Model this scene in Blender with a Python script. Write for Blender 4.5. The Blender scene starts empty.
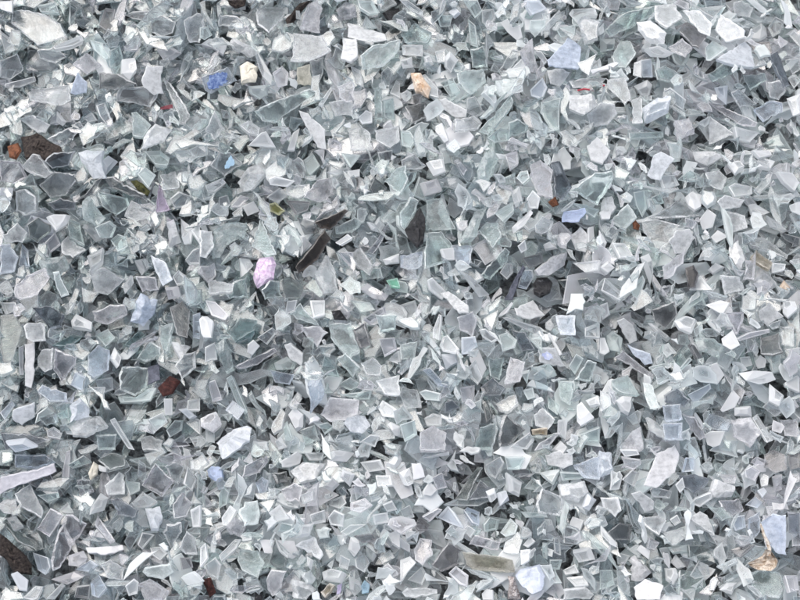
import bpy, math, random
import numpy as np
from mathutils import Vector, Matrix

# ------------------------------------------------------------------ camera, world, light
scene = bpy.context.scene
PXW, PXH = 800.0, 600.0                 # photograph size in pixels
FRAME_W = 0.60                          # metres across the frame at the heap surface
LENS, SENSOR = 60.0, 36.0
DIST = FRAME_W * LENS / SENSOR
TILT = math.radians(14)                 # camera leans back from straight down
Z0 = 0.043                              # mean height of the heap surface
cam_pos = Vector((0.0, -math.sin(TILT) * DIST, Z0 + math.cos(TILT) * DIST))
cd = bpy.data.cameras.new("camera"); cam = bpy.data.objects.new("camera", cd)
scene.collection.objects.link(cam); scene.camera = cam
cd.lens = LENS; cd.sensor_width = SENSOR; cd.clip_start = 0.01; cd.clip_end = 200
cam.location = cam_pos; cam.rotation_euler = (TILT, 0, 0)

SUN_EL, SUN_AZ = math.radians(58), math.radians(-35)
world = bpy.data.worlds.new("World"); scene.world = world; world.use_nodes = True
wn, wl = world.node_tree.nodes, world.node_tree.links
sky = wn.new("ShaderNodeTexSky"); sky.sky_type = 'NISHITA'; sky.sun_disc = False
sky.sun_elevation = SUN_EL; sky.sun_rotation = SUN_AZ
sky.air_density = 1.0; sky.dust_density = 4.0; sky.ozone_density = 1.0
hs = wn.new("ShaderNodeHueSaturation"); hs.inputs['Saturation'].default_value = 0.52
wl.new(sky.outputs[0], hs.inputs['Color']); wl.new(hs.outputs[0], wn['Background'].inputs['Color'])
wn['Background'].inputs['Strength'].default_value = 0.15
sd = bpy.data.lights.new("sun", 'SUN'); sd.energy = 1.1; sd.angle = math.radians(60); sd.color = (1.0, 0.97, 0.93)
sun = bpy.data.objects.new("sun", sd); scene.collection.objects.link(sun)
sdir = Vector((math.sin(SUN_AZ) * math.cos(SUN_EL), math.cos(SUN_AZ) * math.cos(SUN_EL), math.sin(SUN_EL)))
sun.rotation_euler = sdir.to_track_quat('Z', 'Y').to_euler(); sun.location = sdir * 3

scene.view_settings.view_transform = 'Standard'; scene.view_settings.look = 'None'
scene.view_settings.gamma = 1; scene.view_settings.use_curve_mapping = False
scene.view_settings.exposure = 0.5
cy = scene.cycles
cy.max_bounces = 9; cy.transmission_bounces = 8; cy.glossy_bounces = 3; cy.diffuse_bounces = 3
cy.transparent_max_bounces = 28; cy.use_denoising = True; cy.blur_glossy = 1.0
cy.sample_clamp_indirect = 6.0; cy.use_adaptive_sampling = True; cy.adaptive_threshold = 0.04; cy.adaptive_min_samples = 24

rng = np.random.default_rng(11); random.seed(11)
COL = scene.collection

# ------------------------------------------------------------------ materials
def new_mat(name):
    m = bpy.data.materials.new(name); m.use_nodes = True
    nt = m.node_tree; nt.nodes.clear()
    return m, nt.nodes, nt.links
def math_node(n, l, op, a, b=None, c=None, clamp=False):
    m = n.new("ShaderNodeMath"); m.operation = op; m.use_clamp = clamp
    for i, v in enumerate((a, b, c)):
        if v is None: continue
        if isinstance(v, (int, float)): m.inputs[i].default_value = v
        else: l.new(v, m.inputs[i])
    return m.outputs[0]
def noise(n, l, vec, scale, detail=3, rough=0.6):
    t = n.new("ShaderNodeTexNoise"); t.inputs['Scale'].default_value = scale
    t.inputs['Detail'].default_value = detail; t.inputs['Roughness'].default_value = rough
    l.new(vec, t.inputs['Vector']); return t.outputs['Fac']

def glass_material(name, grain):
    """dusty broken sheet glass: faces act as a thin clear pane (tint, Fresnel reflection), broken edges refract, dust scatters"""
    m, n, l = new_mat(name)
    geo = n.new("ShaderNodeNewGeometry"); pos = geo.outputs['Position']
    at = n.new("ShaderNodeAttribute"); at.attribute_name = "tint"
    ed = n.new("ShaderNodeAttribute"); ed.attribute_name = "edge"
    dust, edge = at.outputs['Alpha'], ed.outputs['Fac']
    if grain:
        n1 = noise(n, l, pos, 210, 2, .65); n2 = noise(n, l, pos, 1500, 0, .5)
        nn = math_node(n, l, 'MULTIPLY_ADD', n1, 2.6, -0.60)
        nn = math_node(n, l, 'MAXIMUM', math_node(n, l, 'MULTIPLY_ADD', n2, 0.5, math_node(n, l, 'ADD', nn, -0.02)), 0.05)
        d3 = math_node(n, l, 'POWER', dust, 3.0)                       # fully white pieces are nearly even
        nn = math_node(n, l, 'ADD', math_node(n, l, 'MULTIPLY', nn, math_node(n, l, 'SUBTRACT', 1.0, d3)), d3)
        fd = math_node(n, l, 'MULTIPLY', dust, nn)
        ef = math_node(n, l, 'MULTIPLY', edge, math_node(n, l, 'MULTIPLY_ADD', n2, 0.9, 0.2))
        f = math_node(n, l, 'MINIMUM', math_node(n, l, 'ADD', fd, ef), 0.96)
        bump = n.new("ShaderNodeBump"); bump.inputs['Strength'].default_value = 0.4; bump.inputs['Distance'].default_value = 0.0009
        l.new(n1, bump.inputs['Height'])
    else:                                                          # fragments too small to show their grain
        f = math_node(n, l, 'MINIMUM', math_node(n, l, 'MULTIPLY_ADD', edge, 0.65, dust), 0.96)
    lw = n.new("ShaderNodeLayerWeight"); lw.inputs['Blend'].default_value = 0.5; 
    if grain: l.new(bump.outputs[0], lw.inputs['Normal'])
    fr = math_node(n, l, 'MULTIPLY_ADD', math_node(n, l, 'POWER', lw.outputs['Facing'], 4.0), 0.9, 0.06)
    tr = n.new("ShaderNodeBsdfTransparent"); l.new(at.outputs['Color'], tr.inputs['Color'])
    gl = n.new("ShaderNodeBsdfAnisotropic"); gl.inputs['Roughness'].default_value = 0.12
    gl.inputs['Color'].default_value = (1, 1, 1, 1)
    if grain: l.new(bump.outputs[0], gl.inputs['Normal'])
    thin = n.new("ShaderNodeMixShader"); l.new(fr, thin.inputs[0]); l.new(tr.outputs[0], thin.inputs[1]); l.new(gl.outputs[0], thin.inputs[2])
    g = n.new("ShaderNodeBsdfGlass"); g.inputs['IOR'].default_value = 1.5; g.inputs['Roughness'].default_value = 0.06 if grain else 0.15
    if grain: l.new(bump.outputs[0], g.inputs['Normal'])
    l.new(at.outputs['Color'], g.inputs['Color'])
    body = n.new("ShaderNodeMixShader"); l.new(math_node(n, l, 'MAXIMUM', math_node(n, l, 'GREATER_THAN', edge, 0.01), 0.6 if grain else 0.0), body.inputs[0])
    l.new(thin.outputs[0], body.inputs[1]); l.new(g.outputs[0], body.inputs[2])
    mixc = n.new("ShaderNodeMix"); mixc.data_type = 'RGBA'; mixc.inputs['Factor'].default_value = 0.35
    l.new(at.outputs['Color'], mixc.inputs['A']); mixc.inputs['B'].default_value = (.80, .81, .83, 1)
    d = n.new("ShaderNodeBsdfDiffuse"); t = n.new("ShaderNodeBsdfTranslucent")
    l.new(mixc.outputs['Result'], d.inputs['Color']); l.new(mixc.outputs['Result'], t.inputs['Color'])
    if grain: l.new(bump.outputs[0], d.inputs['Normal'])
    dm = n.new("ShaderNodeMixShader"); dm.inputs[0].default_value = 0.4
    l.new(d.outputs[0], dm.inputs[1]); l.new(t.outputs[0], dm.inputs[2])
    gd = n.new("ShaderNodeBsdfAnisotropic"); gd.inputs['Roughness'].default_value = 0.3; gd.inputs['Color'].default_value = (1, 1, 1, 1)
    ds = n.new("ShaderNodeMixShader"); l.new(math_node(n, l, 'MULTIPLY', fr, 0.6), ds.inputs[0]); l.new(dm.outputs[0], ds.inputs[1]); l.new(gd.outputs[0], ds.inputs[2]); dm = ds
    mx = n.new("ShaderNodeMixShader"); l.new(f, mx.inputs[0]); l.new(body.outputs[0], mx.inputs[1]); l.new(dm.outputs[0], mx.inputs[2])
    o = n.new("ShaderNodeOutputMaterial"); l.new(mx.outputs[0], o.inputs['Surface'])
    return m
GLASS = glass_material("dusty_glass", True); GLASS_FINE = glass_material("dusty_glass_fragments", False)

def soil_material():
    m, n, l = new_mat("dark_soil")
    geo = n.new("ShaderNodeNewGeometry")
    f = noise(n, l, geo.outputs['Position'], 240, 6, .75)
    cr = n.new("ShaderNodeValToRGB"); l.new(f, cr.inputs[0])
    cr.color_ramp.elements[0].color = (.03, .03, .032, 1); cr.color_ramp.elements[1].color = (.34, .35, .36, 1)
    cr.color_ramp.elements[0].position = .38; cr.color_ramp.elements[1].position = .72
    b = n.new("ShaderNodeBsdfPrincipled"); b.inputs['Roughness'].default_value = .95
    l.new(cr.outputs[0], b.inputs['Base Color'])
    bp = n.new("ShaderNodeBump"); bp.inputs['Distance'].default_value = .004; l.new(f, bp.inputs['Height']); l.new(bp.outputs[0], b.inputs['Normal'])
    o = n.new("ShaderNodeOutputMaterial"); l.new(b.outputs[0], o.inputs['Surface'])
    return m

# ------------------------------------------------------------------ ground
def mesh_obj(name, V, F, mat, parent=None):
    me = bpy.data.meshes.new(name); me.from_pydata([tuple(v) for v in V], [], F); me.update()
    o = bpy.data.objects.new(name, me); COL.objects.link(o); me.materials.append(mat)
    if parent: o.parent = parent
    return o
g = mesh_obj("ground", [(-8, -8, 0), (8, -8, 0), (8, 8, 0), (-8, 8, 0)], [(0, 1, 2, 3)], soil_material())
g["kind"] = "structure"; g["label"] = "dark gritty soil under the heap of crushed glass"

# ------------------------------------------------------------------ heap height field
CELL = 0.001
HX, HY = 0.52, 0.45                     # half extents of the heap
NX, NY = int(2 * HX / CELL), int(2 * HY / CELL)
H = np.zeros((NX, NY)); HERO = np.zeros((NX, NY), bool)   # heap height, cells covered by a traced piece
XS = -HX + (np.arange(NX) + .5) * CELL; YS = -HY + (np.arange(NY) + .5) * CELL

def pixel_ray(px, py):
    u = (px / PXW - .5) * SENSOR; v = -(py / PXH - .5) * SENSOR * PXH / PXW
    return cam.rotation_euler.to_matrix() @ Vector((u, v, -LENS)).normalized()
def at(px, py, z):
    d = pixel_ray(px, py); t = (z - cam_pos.z) / d.z
    return cam_pos + d * t

# ---- low relief of the heap floor (fills get pushed up / down)
def rot(yaw, tilt, taz):
    return np.array(Matrix.Rotation(taz, 3, 'Z') @ Matrix.Rotation(tilt, 3, 'X') @ Matrix.Rotation(yaw - taz, 3, 'Z'))

def random_poly(n, a, b):
    ang = (np.arange(n) + rng.uniform(-.42, .42, n)) / n * 2 * math.pi + rng.uniform(0, 6.28)
    r = rng.uniform(.72, 1.15, n)
    return np.stack([np.cos(ang) * r * a, np.sin(ang) * r * b], 1)

def plate(poly, t, cham, slant):
    """chamfered plate: rings bottom-inset, bottom-outer, top-outer, top-inset -> verts, tris, edge flags"""
    n = len(poly); c = poly.mean(0); dirv = poly - c; L = np.linalg.norm(dirv, axis=1, keepdims=True) + 1e-9
    def ring(off, z):
        k = np.clip(1 - off / L, .25, 2)
        return np.concatenate([c + dirv * k, np.full((n, 1), z)], 1)
    sl = slant * t
    ci = cham * rng.uniform(.5, 1.6, (n, 1))
    zc = min(cham * .7, t * .3)
    V = np.concatenate([ring(ci + np.maximum(-sl, 0), -t / 2), ring(np.maximum(-sl, 0) * np.ones((n, 1)), -t / 2 + zc),
                        ring(np.maximum(sl, 0) * np.ones((n, 1)), t / 2 - zc), ring(ci + np.maximum(sl, 0), t / 2),
                        [[*c, -t / 2], [*(c + rng.normal(0, .15, 2) * L.mean()), t / 2]]])
    T, E = plate_topo(n)
    return V, T, E, np.concatenate([np.ones(4 * n), [0., 0.]])
_topo = {}
def plate_topo(n):
    if n in _topo: return _topo[n]
    T, E = [], []
    for k in range(n):
        k2 = (k + 1) % n
        T.append((4 * n, k2, k)); E.append(0.); T.append((4 * n + 1, 3 * n + k, 3 * n + k2)); E.append(0.)
    for r in range(3):
        for k in range(n):
            a, b = r * n + k, r * n + (k + 1) % n
            T += [(a, b, b + n), (a, b + n, a + n)]; E += [.3 if r == 1 else .9] * 2
    _topo[n] = (np.array(T), np.array(E)); return _topo[n]

def hull_planes(V, n):
    """planes of the convex plate in its own frame: top, bottom, sides"""
    P = [((0, 0, 1), V[3 * n:4 * n, 2].max()), ((0, 0, -1), -V[:n, 2].min())]
    lo, hi = V[n:2 * n], V[2 * n:3 * n]
    for k in range(n):
        k2 = (k + 1) % n
        nr = np.cross(lo[k2] - lo[k], hi[k] - lo[k]); nr /= np.linalg.norm(nr) + 1e-12
        P.append((nr, max(nr @ lo[k], nr @ lo[k2], nr @ hi[k2])))
    return np.array([p[0] for p in P]), np.array([p[1] for p in P])

def footprint(N, D, R, x, y, rad):
    """cells under the plate with its lower and upper height (about z = 0)"""
    i0, i1 = int((x - rad + HX) / CELL), int((x + rad + HX) / CELL) + 1
    j0, j1 = int((y - rad + HY) / CELL), int((y + rad + HY) / CELL) + 1
    i0, j0 = max(i0, 0), max(j0, 0); i1, j1 = min(i1, NX), min(j1, NY)
    if i1 - i0 < 2 or j1 - j0 < 2: return None
    gx = (XS[i0:i1] - x)[:, None, None]; gy = (YS[j0:j1] - y)[None, :, None]
    W = N @ R.T
    nz = np.where(np.abs(W[:, 2]) < 1e-4, 1e-4, W[:, 2])
    zz = (D - gx * W[:, 0] - gy * W[:, 1]) / nz
    top = np.where(nz > 0, zz, 9).min(2); bot = np.where(nz < 0, zz, -9).max(2)
    return (i0, i1, j0, j1), top, bot, top > bot

class Mass:
    def __init__(s): s.V, s.T, s.E, s.C, s.n = [], [], [], [], 0
    def add(s, V, T, E, tint):
        s.V.append(V); s.T.append(T + s.n); s.E.append(E); s.C.append(tint); s.n += len(V)
    def build(s, name, mat, parent=None):
        V = np.concatenate(s.V); T = np.concatenate(s.T); E = np.concatenate(s.E); C = np.concatenate(s.C)
        return tri_obj(name, V, T, E, C, mat, parent)
def tri_obj(name, V, T, E, C, mat, parent=None):
    me = bpy.data.meshes.new(name)
    me.vertices.add(len(V)); me.vertices.foreach_set("co", V.astype(np.float32).ravel())
    me.loops.add(3 * len(T)); me.loops.foreach_set("vertex_index", T.astype(np.int32).ravel())
    me.polygons.add(len(T)); me.polygons.foreach_set("loop_start", np.arange(0, 3 * len(T), 3, dtype=np.int32))
    me.update(calc_edges=True); me.validate(); me.shade_flat()
    if C is None: C = np.ones((len(V), 4))
    a = me.attributes.new("tint", 'FLOAT_COLOR', 'POINT'); a.data.foreach_set("color", C.astype(np.float32).ravel())
    a = me.attributes.new("edge", 'FLOAT', 'FACE'); a.data.foreach_set("value", E.astype(np.float32).ravel())
    me.materials.append(mat)
    o = bpy.data.objects.new(name, me); COL.objects.link(o)
    if parent: o.parent = parent
    return o

TINTS = [(.942, .963, .965), (.902, .953, .945), (.944, .944, .961), (.911, .948, .957), (.797, .84, .85)]
def random_tint(x, y):
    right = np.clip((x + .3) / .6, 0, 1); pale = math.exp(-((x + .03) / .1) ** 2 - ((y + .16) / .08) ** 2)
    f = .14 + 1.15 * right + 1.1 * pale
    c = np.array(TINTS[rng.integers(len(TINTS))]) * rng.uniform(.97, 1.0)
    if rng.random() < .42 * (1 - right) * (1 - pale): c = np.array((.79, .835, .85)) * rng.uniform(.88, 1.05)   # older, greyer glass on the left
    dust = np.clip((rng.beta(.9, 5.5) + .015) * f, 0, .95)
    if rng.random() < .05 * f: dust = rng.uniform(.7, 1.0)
    return np.array([*c, dust])

def point_tint(tint, W):
    """abraded frosting: dense along the broken rim, thin in the middle of a face (W: 1 at the rim, 0 in the middle)"""
    c = np.tile(tint, (len(W), 1)); d = tint[3]; rim = min(d * rng.uniform(1.1, 1.7) + rng.uniform(.0, .10), .95); mid = d * rng.uniform(.05, .8)
    if d > .6: rim, mid = min(d * 1.1, .96), d * rng.uniform(.85, 1)
    c[:, 3] = np.clip((mid + (rim - mid) * W) * rng.uniform(.85, 1.15, len(W)), 0, .97)
    return c
def drop(mass, x, y, size, tries=3, flat=.45, kind=None, clear=None, fine=False):
    best = None
    k = rng.random() if kind is None else kind
    n = int(rng.choice([3, 4, 4, 5, 5, 6]))
    asp = rng.uniform(.5, 1) if k < .62 else rng.uniform(.15, .42)
    a = size * .5 / math.sqrt(asp) * .95; b = a * asp
    poly = random_poly(n, a, b)
    t = rng.uniform(.0014, .0034) if k > .06 else min(size * .5, rng.uniform(.004, .007))
    t = min(t, b * 1.3, size * (.2 if k > .06 else .5))
    cham = rng.uniform(.00025, .0006)
    sl = rng.uniform(-.6, .6)
    V, T, E, W = plate(poly, t, cham, sl)
    N, D = hull_planes(V, n)
    if fine:                            # chipped, uneven outline
        nx = np.roll(poly, -1, 0); e = nx - poly; f = rng.uniform(.3, .7, (n, 1))
        mid = poly + e * f + np.stack([-e[:, 1], e[:, 0]], 1) * rng.normal(.02, .10, (n, 1))
        V, T, E, W = plate(np.stack([poly, mid], 1).reshape(-1, 2), t, cham, sl)
    rad = np.linalg.norm(V, axis=1).max() + CELL
    for _ in range(tries):
        xx, yy = x + rng.normal(0, size * .35), y + rng.normal(0, size * .35)
        tilt = abs(rng.normal(0, flat)); R = rot(rng.uniform(0, 6.28), min(tilt, 1.3), rng.uniform(0, 6.28))
        fp = footprint(N, D, R, xx, yy, rad)
        if fp is None: continue
        (i0, i1, j0, j1), top, bot, ok = fp
        if ok.sum() < 3: continue
        if clear is not None and HERO[i0:i1, j0:j1][ok].mean() > clear: continue
        h = H[i0:i1, j0:j1]
        gap = h - bot
        sh = gap[ok].max()
        score = (sh + top[ok]).mean() + sh
        if best is None or score < best[0]: best = (score, xx, yy, R, sh, (i0, i1, j0, j1), top, ok)
    if best is None: return
    _, xx, yy, R, sh, (i0, i1, j0, j1), top, ok = best
    h = H[i0:i1, j0:j1]; h[ok] = np.maximum(h[ok], top[ok] + sh)
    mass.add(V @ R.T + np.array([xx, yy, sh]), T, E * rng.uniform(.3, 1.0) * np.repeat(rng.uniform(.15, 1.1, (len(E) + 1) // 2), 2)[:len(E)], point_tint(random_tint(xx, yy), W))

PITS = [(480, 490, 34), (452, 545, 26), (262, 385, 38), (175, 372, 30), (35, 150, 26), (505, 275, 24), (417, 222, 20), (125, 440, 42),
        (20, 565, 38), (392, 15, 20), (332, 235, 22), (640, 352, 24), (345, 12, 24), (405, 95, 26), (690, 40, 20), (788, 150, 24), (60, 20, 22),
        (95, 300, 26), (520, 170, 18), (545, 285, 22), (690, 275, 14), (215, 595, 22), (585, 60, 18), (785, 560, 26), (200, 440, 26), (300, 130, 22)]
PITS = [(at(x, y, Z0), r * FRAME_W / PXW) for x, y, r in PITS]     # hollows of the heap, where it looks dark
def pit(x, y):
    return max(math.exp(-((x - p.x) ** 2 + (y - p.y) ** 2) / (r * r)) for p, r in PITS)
def fill_layer(mass, hx, hy, spacing, size_lo, size_hi, tries, flat, keep=1.0, fine=False):
    pts = [(x, y) for x in np.arange(-hx, hx, spacing) for y in np.arange(-hy, hy, spacing)]
    rng.shuffle(pts)
    for x, y in pts:
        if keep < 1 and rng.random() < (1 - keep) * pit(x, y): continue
        s = size_lo * (size_hi / size_lo) ** (rng.random() ** 1.4)
        drop(mass, x + rng.uniform(-.5, .5) * spacing, y + rng.uniform(-.5, .5) * spacing, s, tries, flat, fine=fine)


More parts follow.
